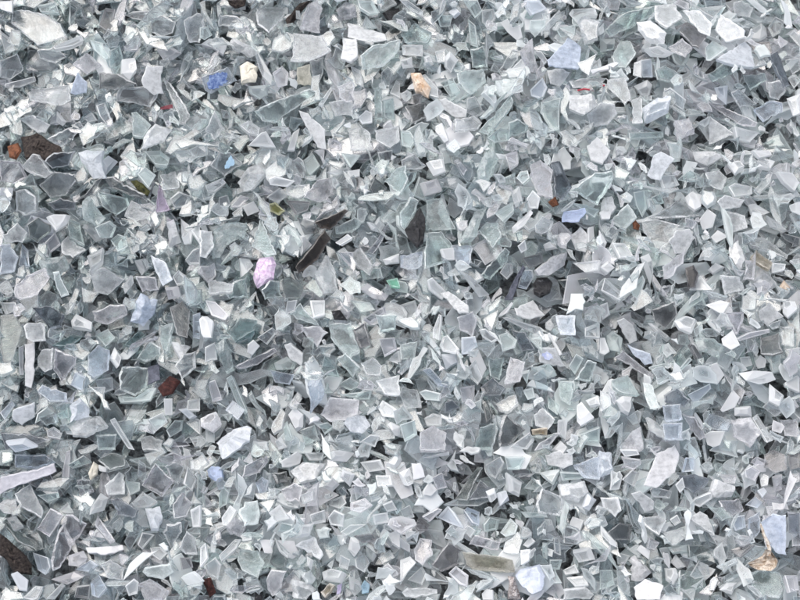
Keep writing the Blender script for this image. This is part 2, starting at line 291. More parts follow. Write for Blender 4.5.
# ------------------------------------------------------------------ shards seen in the photograph
# one block per tile (x, y offset in photo pixels, outline coordinates four times enlarged);
# style letters: c clear, d dusty, w whitish, W white; tints g green, l lavender, b blue, k smoky grey; r bright rim
TILES = {
(0, 0): """
cr 48,45 85,38 180,55 240,95 270,150 150,182 100,140 45,95
dr 212,185 270,160 325,138 335,160 290,182 220,195
dl 290,255 350,208 410,262 350,295
@palebluechip 280,372 310,290 350,330 345,368 300,380
ckr 395,290 470,295 545,335 460,360 395,355
cr 110,375 140,355 275,338 282,400 240,422 120,400
cr 465,385 480,348 580,345 635,375 600,430 465,405
@fan 565,320 585,265 655,262 645,300 655,375 620,382 575,350
cr 650,310 680,330 760,460 740,500 718,498 690,410
cr 600,75 650,60 700,90 690,130 640,148 605,130
d 735,80 790,50 820,55 815,140 800,170 760,170 740,130
dg 525,450 545,445 605,500 570,550 530,540
w 575,545 620,490 690,515 660,560 570,590
w 75,475 130,460 200,500 180,530 150,530
cr 185,555 320,485 335,510 290,560 240,590
w 225,445 265,490 250,505 225,490
w 490,235 540,228 545,290 520,320 490,290
dl 625,200 690,190 725,215 690,240 650,240
cr 500,60 530,45 595,42 590,85 530,75
@redsliver 635,430 690,415 690,435 640,438
cr 385,420 420,410 450,480 430,500 400,465
d 20,335 140,305 145,325 80,350 20,350
cr 280,10 310,30 300,100 285,118 275,90
ckl 395,100 420,30 460,35 440,130
W 0,0 45,0 45,45 20,40 0,25
@orangechip 30,585 70,570 85,600 60,635 35,625
@bark 80,545 150,530 240,585 250,620 170,650 100,640
d 330,470 365,450 385,480 350,490
cg 150,20 220,5 235,50 160,45
d 0,120 40,150 60,200 20,215
cg 440,200 480,180 500,250 470,285 440,270
d 150,200 220,190 270,230 220,255 160,235
c 0,240 70,215 95,280 40,320 0,310
dg 360,160 400,170 440,230 420,240 370,195
""",
(200, 0): """
@kite 222,30 345,25 330,75 275,128 232,95
dr 375,130 490,140 525,200 440,242 362,245
@whiteblock 590,90 740,135 745,160 690,168 590,145
W 570,150 625,155 630,220 605,245 562,235
dgr 640,220 690,180 800,155 800,200 730,270 650,278
w 112,175 130,150 215,190 228,215 200,232 130,200
d 225,215 240,205 290,300 285,335 250,300
@creamstone 160,265 190,240 235,265 225,320 165,330
@blueprint 5,310 110,268 150,325 45,375 20,360
@greenslab 218,445 280,410 440,355 470,370 300,495 250,485
@whiteblade 390,440 430,455 500,520 505,600 470,590
W 372,530 400,510 380,600 350,600
w 195,580 245,530 265,525 305,590
d 160,500 195,480 240,510 235,540 195,530
@oatshard 390,270 440,255 450,345 385,340
dl 290,290 330,262 355,290 350,340 310,350
d 515,410 560,400 615,410 610,460 540,465
w 500,380 525,345 530,360 490,425 475,415
d 440,240 490,230 495,290 470,345 455,330
d 700,520 800,500 800,560 760,590 705,560
w 630,470 665,440 690,450 690,490 650,495
c 725,290 750,265 770,280 755,350 725,335
cg 695,350 720,345 730,480 695,480
cg 735,400 775,390 780,480 740,470
dl 540,40 580,8 620,20 625,70 560,85
d 760,370 785,320 800,330 800,390
dr 75,60 150,65 175,95 150,112 75,105
@darksplinter 340,80 400,10 440,0 380,60 350,110
@blacklumptop 730,50 760,34 800,30 805,60 795,90 760,85
@brownlump 110,0 185,0 180,25 140,35 115,20
dg 190,345 270,340 270,380 235,400 195,375
cr 590,515 640,500 680,530 690,600 600,600
d 600,260 640,280 655,350 620,330
dg 630,0 690,0 720,50 680,55 640,30
dl 430,10 470,0 490,30 480,130 400,115
dg 0,110 30,105 50,140 20,160 0,150
d 20,520 60,440 100,520 60,560
""",
(400, 0): """
@bluetriangle 590,240 675,150 725,185 715,275 595,262
w 710,85 740,60 800,90 790,160 740,180
d 675,55 690,35 780,30 790,60 740,60 710,95
@whiterect 155,400 180,392 268,440 265,470 220,470 165,430
d 5,185 10,178 90,180 90,225 10,220
w 0,240 45,228 50,270 10,275
@tanstone 40,290 80,290 120,350 110,390 60,370
d 80,300 100,295 150,350 155,390 120,380
cr 390,285 450,195 475,200 470,240 430,290 400,298
w 435,285 490,230 500,265 470,305
cgr 310,525 440,380 450,400 445,420 350,540
d 220,475 300,465 330,490 310,515 225,522
wg 385,320 460,310 455,370 400,380 385,360
dg 230,290 340,275 345,330 280,380 235,330
cgr 280,195 330,185 350,215 350,270 290,270
w 180,230 200,205 235,240 205,295 180,270
w 95,225 120,218 135,255 105,260
w 535,205 565,205 590,240 580,260
w 590,280 640,272 680,290 640,345 600,330
wb 520,360 570,310 590,350 570,400 525,385
dg 565,410 640,390 635,520 610,525 560,450
cgr 435,550 510,530 515,500 470,475 435,490
w 675,325 720,315 800,308 830,312 800,338 690,350
W 675,375 780,378 790,420 740,455 680,430
@redthread 715,358 800,342 820,342 820,350 720,366
w 750,460 800,410 860,415 870,455 830,500 760,512
wb 500,0 560,0 590,35 530,60 510,30
dg 250,0 310,0 330,45 300,75
d 330,40 375,35 385,75 350,110 330,90
Wb 190,45 220,28 240,50 215,72
d 0,0 30,0 95,45 90,65 40,40
W 400,90 430,75 450,110 480,100 490,150 470,165 430,130
dg 520,80 580,78 585,105 540,150 515,120
w 150,500 165,490 190,560 175,570 150,540
dg 0,520 40,525 60,560 40,590 5,580
d 270,390 300,385 340,450 310,470 265,450
d 140,205 180,195 180,245 150,250
ckr 20,425 100,410 105,470 50,490
cg 350,550 400,510 440,520 440,560 380,570
d 620,55 660,40 660,60 570,140 565,120
cg 0,135 60,90 130,130 110,170 20,170
cg 145,60 210,60 200,105 160,110
cg 270,75 300,100 310,190 280,180
W 748,584 788,544 844,600 812,656 764,640
cg 160,330 210,310 240,360 200,385
dl 480,200 530,150 540,220 560,290 520,280
dg 620,110 700,100 700,140 640,150
""",
(600, 0): """
cgr 20,120 100,50 225,20 225,55 120,110 40,150
w 145,85 200,80 265,130 250,180 190,170 150,120
w 330,40 400,40 450,95 440,145 400,130
w 480,55 580,120 575,150 500,170 460,120
d 535,10 570,0 615,30 600,70 540,60
@paletriangle 465,235 580,165 605,190 620,270 540,260
dgr 45,225 80,160 120,160 145,210 100,270 60,270
w 185,190 240,180 300,210 280,222 215,218
w 220,20 300,10 330,70 270,110 220,75
w 430,480 440,465 545,540 435,582
cr 525,370 560,350 630,420 560,430 545,410
wb 455,350 510,340 505,420 470,390
dl 435,415 490,425 630,490 620,508 560,500
cr 255,365 280,348 345,400 330,440 300,420
dg 115,530 255,525 255,548 120,555
wb 165,430 230,385 280,380 270,440 175,490
w 125,400 165,380 170,490 130,490
w 135,345 190,320 210,340 200,380 160,380
dg 220,280 260,260 330,300 310,330 230,320
d 20,310 100,310 125,400 100,420 30,350
w 135,250 165,240 165,310 130,300
db 165,240 205,235 210,310 170,310
d 740,240 800,230 800,280 770,300
w 745,390 800,370 800,450 770,460
ckb 680,220 710,200 760,340 740,350
dr 670,330 720,320 745,365 715,400 680,390
ckl 300,105 350,85 430,140 400,190 370,180
d 590,145 600,120 665,105 670,135 640,150
cr 670,110 700,65 740,85 720,130 690,150
d 755,140 775,120 800,140 800,190
cr 360,10 390,30 500,20 455,70
w 540,505 640,530 600,570 550,560
dg 0,155 60,155 55,200 0,210
dgr 420,190 450,160 510,190 440,240 425,240
dl 270,190 330,150 370,190 340,230 290,210
cg 430,300 500,250 580,270 520,300 450,330
ckl 600,170 680,165 690,210 640,240 615,215
dl 300,480 360,470 380,530 320,560
db 610,440 680,400 730,410 730,450 650,490
cg 570,300 660,290 670,320 600,360
""",
(0, 150): """
d 85,65 130,15 150,20 210,95 180,112 120,95
ckbr 178,45 215,10 300,5 275,60 210,75
@whitepair 310,10 340,0 410,0 400,50 420,110 370,112 320,40
Wb 390,60 430,25 475,45 425,100
cr 155,140 215,85 300,95 305,120 260,180 200,190
cr 60,165 100,155 140,185 140,250 90,262 60,240
Wb 0,150 55,150 45,200 0,200
cl 0,40 80,45 110,110 60,135 0,125
@darkblade 415,110 450,105 580,180 570,195 520,185 440,150
@olivescrap 520,125 545,120 600,165 590,185 550,165
W 185,265 215,258 285,258 270,290 225,318
w 245,365 270,345 345,400 290,430 245,410
dg 330,205 355,180 425,270 400,305 335,270
cg 390,165 510,190 520,225 470,260 410,225
ck 300,205 340,180 385,120 410,110 370,180
dg 550,95 580,65 625,100 595,150
@lavtriangle 620,250 635,130 680,240
cr 680,195 715,165 765,185 750,225 700,235
d 525,200 555,215 610,265 540,290 495,265
cgr 440,360 470,335 500,345 510,385 470,405
d 325,310 340,295 410,355 380,370
dg 380,310 440,280 470,305 450,350 400,350
W 665,290 695,280 725,370 675,392
w 720,270 770,310 760,370 735,375
w 765,320 800,290 800,370
dr 740,440 770,400 800,390 800,460 755,460
wb 600,420 660,450 690,520 650,545
cr 690,505 715,478 745,500 740,535 705,535
dlr 540,505 620,508 632,560 570,570
d 490,545 520,500 530,540 500,575
@glassstick 210,490 235,485 275,580 245,590
dl 55,550 110,500 180,470 200,510 150,580 80,600 60,590
dg 155,440 260,420 280,470 220,520 170,490
cb 75,460 90,375 115,400 120,465
wb 0,380 40,375 75,430 60,490 0,500
d 10,340 70,290 110,330 90,370 20,370
dl 180,370 220,330 245,380 200,415
ckg 110,300 150,270 205,300 205,330 150,370 115,350
d 640,100 700,85 720,150 650,160
d 355,480 420,470 500,520 430,580 380,570
d 345,420 410,385 405,440 360,480
dg 580,5 640,0 680,30 670,60 620,55
ckb 190,215 240,190 300,210 300,240 220,245
d 690,0 750,0 780,20 720,50
cg 270,270 320,290 340,380 280,350
d 540,440 580,430 600,470 570,500
dl 660,550 710,545 720,590 670,600
""",
(200, 150): """
@pink 210,510 235,430 285,425 300,450 290,510 225,552
@smokyupper 455,290 580,238 595,245 520,320 480,315
@smokylower 380,470 500,320 525,355 470,440 395,495
W 398,345 415,340 450,380 405,425
cgr 205,385 245,270 305,415 270,420
dg 55,320 110,290 190,290 180,350 120,370 80,430 50,435
d 145,130 190,65 230,55 255,90 200,155 170,165
@bluefleck 40,60 80,10 120,10 175,55 100,105
dr 265,190 320,150 360,180 310,215
w 275,115 300,105 380,125 350,150 280,140
d 30,525 45,518 135,535 130,565 35,575
cgr 100,570 135,530 190,500 195,590 120,595
d 460,490 505,415 545,480 555,560 500,570
cg 420,545 460,500 520,560 480,590
cgr 245,560 280,520 320,525 330,590 260,600
dl 640,555 670,530 755,580 740,600 690,590
cgr 735,125 785,70 820,60 830,120 800,180
ck 680,150 700,110 750,150 740,180 700,190
cr 710,10 770,0 770,40 720,50
w 670,285 700,300 720,265 742,300 725,330 690,320
W 735,440 800,415 800,455 745,460
w 540,370 590,335 610,350 560,380
d 160,430 200,435 215,460 170,505
d 300,445 330,460 335,490 310,515 298,500
w 0,320 50,325 55,390 25,430 0,425
cr 20,140 90,110 105,130 60,165 30,165
W 170,225 215,205 240,245 190,265
d 75,190 110,180 125,220 100,240 75,220
@olivechip 272,215 300,210 340,245 315,262 280,245
dl 470,120 530,105 535,180 480,210 415,190
d 510,85 600,65 610,80 550,100
W 590,85 640,75 640,105 600,110
d 440,235 455,218 482,230 470,255 445,250
d 600,420 640,390 690,460 670,500 620,460
@greenchip 745,520 790,510 800,550 760,545
ckg 325,520 360,500 420,550 400,590 340,595
d 345,140 440,135 440,170 390,195 345,175
dg 540,310 620,270 660,290 610,330 545,340
ckl 340,200 440,205 430,240 380,260
dg 400,50 450,10 480,60 440,100
dg 560,10 640,20 600,70
ck 390,270 460,290 480,330 420,340
cg 640,480 720,470 730,510 650,520
dl 120,230 160,180 200,190 160,230
""",
(400, 150): """
dgr 0,255 45,185 78,200 70,240 20,320 5,305
@coal 20,320 80,225 100,270 95,370 70,390 40,350
dg 105,200 170,190 225,320 105,325
cgr 105,330 165,325 210,380 205,440 100,475
cbr 200,375 280,380 290,390 275,460 225,450
W 165,395 215,390 220,440 180,440
dg 240,370 310,240 355,225 310,310 290,370
cgr 310,320 345,285 390,290 405,345 370,390
dg 375,250 450,205 455,240 410,285
w 440,170 475,145 490,215 460,230
wr 505,195 530,160 560,190 550,235 515,235
W 445,310 520,240 530,250 490,310 450,335
dgr 465,110 480,85 510,80 518,110 490,135
dl 520,60 560,38 610,80 610,190 550,175 520,110
ckb 605,50 640,40 690,150 650,200 620,180
@bigkite 684,160 780,90 850,80 856,120 790,224
@bluestone 645,265 655,245 740,230 745,250 715,290 650,288
W 680,340 720,305 750,340 740,410 700,400
W 755,310 775,305 780,365 755,370
d 540,300 570,265 615,285 605,320 570,335 545,325
Wl 545,480 620,420 675,405 665,460 600,500 560,500
@browncrumb 590,210 620,185 635,220 610,230
@blackstone 530,540 545,510 590,505 612,530 600,570 560,585 535,575
@slate 415,600 490,460 500,470 450,600
@ribbed 320,500 420,390 440,410 430,450 360,520
dr 400,490 425,450 450,455 455,490 430,518
cbr 470,550 490,480 530,480 535,510 505,560
ck 490,430 570,410 575,450 520,475
W 570,380 600,365 630,395 580,405
dg 315,80 345,10 380,0 400,30 350,130 320,115
d 5,40 60,15 105,65 70,80 10,75
d 190,110 230,105 270,140 260,155 200,140
ckg 630,520 750,510 780,545 650,550
cb 0,420 90,405 85,460 60,480 0,470
w 110,520 130,510 190,570 170,600 120,560
@whiterect2 160,572 192,564 272,620 272,652 232,648
w 475,15 505,10 515,30 485,38
w 470,385 500,360 510,400 485,415
ckg 195,20 245,30 245,65 205,55
dl 420,15 470,0 475,50 440,75
cg 0,90 70,85 60,120 10,170
dl 80,130 150,110 170,160 100,180
cg 410,110 460,90 460,130 420,150
w 100,50 170,30 180,80 130,100
d 240,480 280,500 360,580 320,590
cg 460,330 490,320 490,360 470,370
dg 690,210 750,220 800,240 780,270
d 800,440 690,450 740,490 790,480
""",
(600, 150): """
@bluerect 190,100 215,20 245,5 297,35 240,120 205,115
cr 190,270 330,185 400,262
cr 165,285 230,275 320,300 280,380 230,400 175,330
W 340,185 375,160 410,175 405,220 380,235 355,215
d 515,145 540,130 610,145 610,175 540,185
W 0,245 10,195 40,180 68,230 40,270 10,270
wg 35,285 110,215 148,270 100,320
dg 135,170 180,160 190,230 170,270 145,220
@rustbit 132,290 145,280 160,300 155,322 135,315
W 275,365 310,320 360,315 380,350 340,420 300,415
W 395,280 430,235 465,260 450,310 410,320
W 440,350 470,320 515,345 460,375
d 590,350 650,345 755,420 750,435 680,400 605,380
@brownglass 600,430 625,400 690,450 680,480
w 690,450 745,455 740,480 690,490
W 590,520 645,465 710,540 690,560 620,545
@tanchip 715,550 735,520 760,550 755,570
@blackglass 340,470 375,460 395,490 380,550 350,555 345,510
W 5,470 35,445 62,470 30,500
cr 5,560 20,510 90,570 80,600
d 760,440 800,430 800,470
ck 720,330 800,350 800,390 740,360
W 710,85 770,90 800,130 780,165 740,130
d 610,165 680,85 690,90 680,130 630,180
w 760,220 800,205 800,260 770,250
W 470,205 500,180 580,200 560,230 490,240
w 160,430 195,415 210,510 200,545
W 520,375 550,360 580,440 545,500 525,440
W 430,480 460,450 500,470 450,500
W 370,5 440,0 500,20 430,60 380,40
w 510,50 550,38 575,70 540,90
d 420,90 480,80 510,110 490,160 440,140
w 355,560 400,500 450,560
dg 110,560 170,500 180,520 150,600
wg 80,180 105,165 130,185 120,210 85,210
cg 205,190 240,175 260,215 220,220
cg 60,60 120,90 100,115 60,110
w 590,220 620,215 680,250 630,270 600,260
cr 230,400 260,375 285,385 270,420
w 50,370 100,370 140,430 80,430
w 500,240 580,260 590,310 530,330
dg 310,120 360,80 400,100 350,130
w 640,20 700,40 680,70 620,60
d 240,100 300,100 320,140 260,160
W 610,0 680,0 690,20 640,30
d 670,260 720,290 740,330 690,310
w 480,500 560,510 580,560 500,580
w 0,320 30,370 20,400 0,390
""",
(0, 300): """
@whitestick 100,178 140,172 138,300 125,352 100,345
@bluewhite 524,88 544,8 564,-28 632,0 624,48 576,104
dr 95,100 110,90 180,90 185,160 130,165 105,150
w 280,80 300,50 365,85 360,115 285,105
dg 380,140 430,115 460,150 420,185
dr 145,230 165,200 210,190 205,280 180,290 150,265
clr 212,280 215,195 305,230 300,260 245,330
db 350,220 390,180 440,200 435,280 380,310 350,290
w 440,230 460,185 485,220 470,270
@rimmedbox 475,300 490,265 600,270 590,350 540,385 480,360
dg 640,100 690,90 670,200 655,215 640,160
@whitetri 685,165 765,185 725,235
cr 700,265 735,215 785,205 785,270 730,315
cgr 545,235 600,165 640,190 640,220 580,250
db 150,365 170,335 265,370 272,405 200,405
dgr 140,495 150,455 190,425 218,450
Wb 50,440 140,410 140,470 90,500 50,480
wb 280,420 320,390 360,430 355,465 285,490
d 285,500 310,470 400,460 435,500 350,540 290,535
dgr 665,520 700,480 735,480 730,520 680,550
W 655,395 690,395 690,460 660,462
cgk 0,60 60,55 90,120 40,265 15,250 0,190
@teal 205,180 290,135 330,145 280,185
@teal2 500,180 560,120 580,140 540,190
d 440,480 460,470 540,600 515,595
dl 185,520 215,505 250,530 240,555 190,545
@redscrap 630,350 680,300 720,320 690,370 650,385
dr 740,490 780,470 800,480 800,540
ck 680,30 730,0 760,40 750,150 710,140
@slatebit 590,270 640,250 640,320 590,340
d 560,550 600,540 650,560 640,600 570,600
d 590,480 650,450 670,490 620,530
dg 470,385 540,390 595,352 625,350 600,400 480,410
dg 385,540 465,540 460,600 390,600
ckb 0,530 120,540 200,560 100,590 20,600
ckb 130,30 200,25 260,60 250,110 200,120
db 300,290 340,310 330,370 280,340
d 380,320 450,310 455,360 400,380
dr 750,400 800,390 800,440 750,440
db 770,60 800,50 800,160 770,150
dl 370,50 440,20 500,20 510,60 430,100 380,85
wb 715,440 750,435 790,470 760,480
d 0,10 60,10 70,40 20,60
dl 75,190 95,180 95,300 80,300
db 0,450 50,400 60,420 20,480
cg 220,460 270,430 275,470 240,480
wb 20,570 100,560 150,590 60,610
""",
(200, 300): """
wl 20,0 60,5 115,60 100,80 45,60
w 5,75 25,60 50,80 40,145 10,145
@teal3 110,130 160,70 230,80 220,120 140,170
W 190,180 215,160 240,185 210,222 190,210
@whitealmond 335,180 360,172 410,215 408,265 360,235
dgr 355,60 400,12 470,85 475,105 400,80
dgr 515,95 600,88 640,210 600,240 520,150
dgr 545,235 580,210 640,270 610,310
@lavplate 480,460 520,388 635,400 630,460 590,480 520,490
Wb 575,490 660,460 685,500 650,530 600,520
W 350,460 375,430 410,460 410,510 385,530
@bluepale 64,568 88,544 184,500 204,508 196,560 88,636
w 710,430 730,400 785,435 780,470 730,465
W 750,500 760,490 800,510 800,550 780,545
cr 645,255 690,225 730,260 720,300 670,300
w 705,320 800,300 800,380 740,375
wl 400,110 480,105 510,130 470,190 430,150
cg 480,300 500,220 545,270 560,310
dg 105,315 125,300 190,450 180,460 150,420
dg 60,180 100,155 130,200 140,280 110,300 75,220
dl 140,265 300,190 310,205 230,260 150,280
ckl 610,120 660,90 680,180 640,195
cl 650,80 740,25 745,50 680,100
dg 300,250 350,225 390,250 380,275 310,280
wl 0,470 60,440 85,490 50,520 0,500
db 100,440 130,400 180,440 150,480
dg 330,500 345,480 370,560 340,560
dg 475,500 510,490 540,510 500,540
d 640,570 680,540 720,545 700,590
w 440,0 500,0 500,60 455,70
ckg 245,30 290,20 320,55 280,70
@blacklump2 525,45 560,40 590,80 540,80
dl 715,155 780,150 790,200 740,230
w 750,240 800,200 800,260
db 430,330 480,320 500,380 440,460
dg 550,340 600,310 650,340 600,365
d 350,5 390,0 380,45 340,60
c 230,150 290,110 310,130 270,180
w 300,560 320,545 345,590 310,600
dg 600,0 680,10 700,40 640,50
dg 700,60 790,60 780,120 720,130
w 20,190 60,170 70,240 20,250
db 280,280 380,300 360,340 300,330
dg 400,520 460,500 480,560 420,580
dl 30,330 60,320 90,400 50,410
dg 680,400 690,360 640,370 560,380 640,400
""",
(400, 300): """
wr 155,180 170,145 190,140 235,195 220,215 170,205
wl 230,70 290,50 310,80 290,150 240,120
wb 245,150 300,145 310,185 275,215 245,220
Wb 165,220 225,215 235,255 185,280
dgr 395,140 430,128 470,160 460,190 410,205
@bluestain 555,190 620,190 665,265 640,270 560,250
W 590,130 600,130 650,215 640,220
dlr 415,335 440,225 500,245 480,325
d 410,70 430,68 560,110 580,140 540,135
@ribblue 440,115 500,130 540,200 490,205
cbr 90,280 120,270 190,350 150,345
@rimfish 380,415 430,385 465,375 475,420 430,455 400,445
@darktri 395,560 415,465 430,460 505,520 440,585 400,590
cgr 290,600 320,510 385,485 390,520 370,600
d 440,590 520,530 540,560 510,600
@amber 525,520 590,512 590,540 530,540
d 0,380 10,345 70,360 90,430 20,435
wg 75,370 100,358 165,375 160,405 100,400
dr 95,470 130,450 165,460 165,500 105,500
w 535,460 570,430 620,480 590,520 540,500
w 705,430 730,410 775,465 720,500 705,480
w 740,400 790,380 800,420 760,430
dg 675,265 705,215 735,235 700,300
dgr 700,320 750,240 790,250 760,330
dg 720,540 800,510 800,570 760,570
wg 490,360 530,350 540,390 510,400
W 600,600 640,560 670,590 650,620
W 460,30 530,0 580,60 520,80 470,60
w 580,90 600,72 615,100 600,122 580,110
wb 620,60 700,60 700,140 640,140
dr 740,110 800,85 800,150 740,145
ckg 660,170 730,190 740,225 690,230
dl 80,530 130,500 185,530 180,600 80,600
d 315,120 340,115 395,160 370,175 330,150
d 130,120 155,55 165,60 155,160 130,150
dg 5,240 0,180 70,165 60,240
ckb 320,350 370,310 420,350 400,380 330,385
ckb 180,410 210,400 240,430 180,455
dg 530,265 590,260 630,300 600,310
ck 330,420 345,400 365,470 345,490
d 270,270 300,240 330,310 310,340 280,310
dg 630,320 690,330 680,420 640,400
cg 350,230 420,230 400,320 360,300
dg 590,380 640,420 630,460 590,430
w 0,20 60,0 80,60 30,80
dl 240,350 300,340 300,400 250,410
w 640,480 670,480 660,560 640,550
dg 0,500 60,480 70,540 20,570
dg 480,290 520,280 510,340
""",
(600, 300): """
W 65,85 95,70 140,110 150,165 120,175 90,130
ckr 205,40 300,5 310,60 260,118 215,85
w 195,95 210,95 285,155 270,170 230,140
@bluewedge 110,180 200,215 210,255 180,260 130,215
dl 60,230 90,200 215,300 210,320 130,270
W 635,45 680,12 735,65 670,105 640,80
w 730,0 780,0 790,30 750,65 730,45
cr 720,105 775,105 778,185 725,180
ckr 640,150 715,130 730,205 690,220 640,215
cl 500,50 580,45 575,80 550,140
W 485,155 530,120 560,180 525,200 490,180
dl 550,155 600,130 680,115 680,130 560,165
W 620,245 640,222 665,235 660,270 630,275
w 555,295 620,285 690,290 705,320 640,325
W 740,330 790,300 800,310 800,370 745,345
W 745,200 800,190 800,240
cbr 420,480 440,450 530,480 510,520 425,515
W 415,540 440,525 500,525 480,580 455,590 430,580
d 610,470 630,455 695,560 670,570
wl 520,480 600,470 645,530 600,590 530,550
ckl 360,175 380,180 430,260 410,270
dg 305,290 360,230 370,240 320,290
ckbr 255,380 310,350 360,400 340,430 260,410
dbr 350,380 440,335 445,355 380,420
W 70,405 95,385 130,390 130,425 115,465 90,450
w 105,470 150,440 165,450 160,490 130,500
wl 75,590 160,505 172,600 110,630
d 180,470 190,465 270,540 250,550 195,520
dl 330,460 380,470 430,550 400,560 360,520
W 0,150 20,150 40,205 20,218 0,210
dg 25,140 50,120 90,150 80,205 30,195
dg 45,320 110,300 160,380 90,370 50,345
db 245,420 320,415 330,480 260,490
db 250,495 330,490 330,560 260,560
W 480,440 530,360 560,390 540,430 490,450
W 540,435 605,428 610,470 540,465
dl 720,480 790,470 800,550 740,540
d 650,430 680,400 730,450 700,470
W 440,260 470,250 500,300 470,340 445,320
dg 380,150 450,150 500,190 480,230 400,200
d 0,360 40,380 45,420 0,450
cg 280,240 320,200 360,260 300,290
w 300,80 340,60 390,80 370,130 320,110
wg 170,330 210,340 240,430 200,440
w 560,230 600,225 610,260 570,275
w 680,330 740,380 720,420 680,400
W 420,20 480,0 520,10 490,60
w 0,20 30,10 40,60 10,80
d 590,60 630,20 640,80 600,110
""",
(0, 450): """
@whitebar 0,110 150,80 215,55 228,85 190,105 70,145 0,178
dr 58,175 120,132 175,240 165,270 80,225
clr 145,315 200,230 255,260 195,350
@bigblade 205,440 265,260 290,258 350,295 240,470 210,488
d 235,240 270,208 295,250 258,250
@whitesliver 340,390 490,378 495,398 420,420 350,410
w 365,225 405,170 435,190 420,240 360,258
w 420,140 480,85 500,100 500,175 430,180
clr 565,145 620,52 695,125 650,190 610,170
cr 660,65 700,40 740,70 715,140 690,120
dr 735,135 752,65 790,120 770,165
clr 690,215 730,165 772,215 745,265 695,270
cr 525,210 570,165 630,205 600,225 540,230
Wb 580,230 640,220 650,260 630,310 600,310
@rimwedge 650,330 665,300 725,290 725,330 680,400
d 715,395 745,325 775,350 790,420 740,420
@oval 570,490 580,470 680,458 695,490 650,520 590,505
dl 555,530 600,510 680,560 660,600 580,600
cr 550,380 570,330 620,340 570,400
Wb 45,495 70,485 115,520 110,565 80,560
dr 90,590 140,540 172,545 150,590 130,600
d 185,600 250,535 262,545 220,600
ckr 295,590 305,545 360,540 355,600
cb 360,530 395,500 425,550 390,590 365,580
w 500,545 535,515 555,530 550,575 515,585
@darkwood 0,330 80,400 130,460 130,500 60,490 0,420
dl 245,110 265,5 280,0 275,120 250,130
@paper 355,95 375,45 395,65 390,100 360,122
W 392,58 425,70 420,88 398,85
ckgr 390,40 440,10 500,20 500,60 440,80
cgr 270,60 335,20 370,50 290,75
ckg 0,270 60,310 150,370 150,400 70,365
d 400,455 440,440 500,470 490,520 430,510
db 130,410 190,430 200,470 180,500 150,480
ckb 440,200 470,190 550,240 540,270 470,260
dr 600,390 640,385 670,410 640,440 610,420
dl 390,260 440,330 460,360 440,370 380,300
dg 150,180 235,170 240,190 190,210
ckl 720,430 765,430 775,470 730,480
dl 270,420 330,400 345,430 310,465 270,460
w 760,240 800,220 800,310 770,310
db 300,480 360,440 390,460 360,490
cg 0,0 50,0 50,40 0,60
cb 60,20 180,20 220,50 140,80 60,70
dg 500,120 560,130 560,160 520,180
d 20,270 60,260 90,300 50,320
dl 200,520 290,490 330,510 260,540
""",
(200, 450): """
@bluecrumb 25,80 45,62 80,65 85,110 60,125 30,105
@rimsquare 290,90 350,85 352,125 310,135
W 325,45 390,5 410,20 400,55 360,70 330,70
W 360,80 410,45 500,50 460,110 400,125
cbr 220,130 245,105 275,120 262,170 235,180
wgr 155,250 180,208 230,200 240,235 235,290 180,302
dl 180,60 270,20 275,45 240,90 170,110
dg 75,180 90,145 115,170 105,220 75,235
w 85,270 120,220 145,240 110,305 90,300
w 275,250 320,215 345,250 360,275 310,285
dgr 310,330 325,290 370,300 368,330
@whitetri2 380,380 455,345 495,420 480,440
dr 75,420 140,355 165,355 145,390 85,445
wl 265,520 285,480 345,485 325,550 290,590 270,560
dg 150,440 160,395 230,400 260,450 230,510 170,480
ckg 275,450 300,360 345,440 340,470 290,470
d 300,350 360,410 355,430 320,400
W 590,400 600,350 635,360 640,390 615,430
d 560,330 600,300 665,298 610,330 580,345
ckl 615,345 690,335 710,365 650,375
w 485,485 520,470 580,490 560,525 490,515
w 600,510 640,530 650,560 620,590 600,560
@tealcrumb 645,545 660,520 682,535 675,570 650,575
@violet 550,540 570,530 562,570 545,580
@oliveglass 480,570 520,530 540,540 500,590
cr 685,540 705,515 725,540 715,580 690,570
W 750,335 800,315 800,390 770,370
d 710,430 760,400 780,430 730,455
W 425,425 450,440 440,480 425,460
W 490,150 530,110 560,140 530,170
dr 520,200 570,180 585,210 560,235 515,220
d 510,270 535,240 575,260 570,310 520,300
d 620,435 660,410 680,450 660,490 625,470
@redpiece 10,520 45,510 65,570 40,590
dr 20,460 60,430 85,460 70,520 30,500
dl 100,310 140,270 185,300 170,350 120,340
ckg 0,310 35,310 30,340 0,370
w 0,390 20,370 30,430 0,470
w 570,80 620,100 600,150 560,110
wl 320,160 380,130 410,150 395,210 340,200
dl 600,210 660,190 690,220 640,250 600,240
@blacklump3 220,565 250,570 250,600 215,600
w 730,220 770,205 790,240 750,250
W 510,10 560,0 620,10 590,45 530,40
w 375,520 430,530 470,560 430,600 380,590
w 420,10 500,10 490,40 440,40
w 640,50 720,40 740,80 670,90
w 700,100 760,100 770,140 710,145
d 440,260 500,240 505,290 450,300
w 400,300 460,290 440,340 390,350
d 400,180 450,160 450,200 410,215
d 560,420 600,440 590,480 555,470
w 690,260 750,250 760,290 700,300
""",
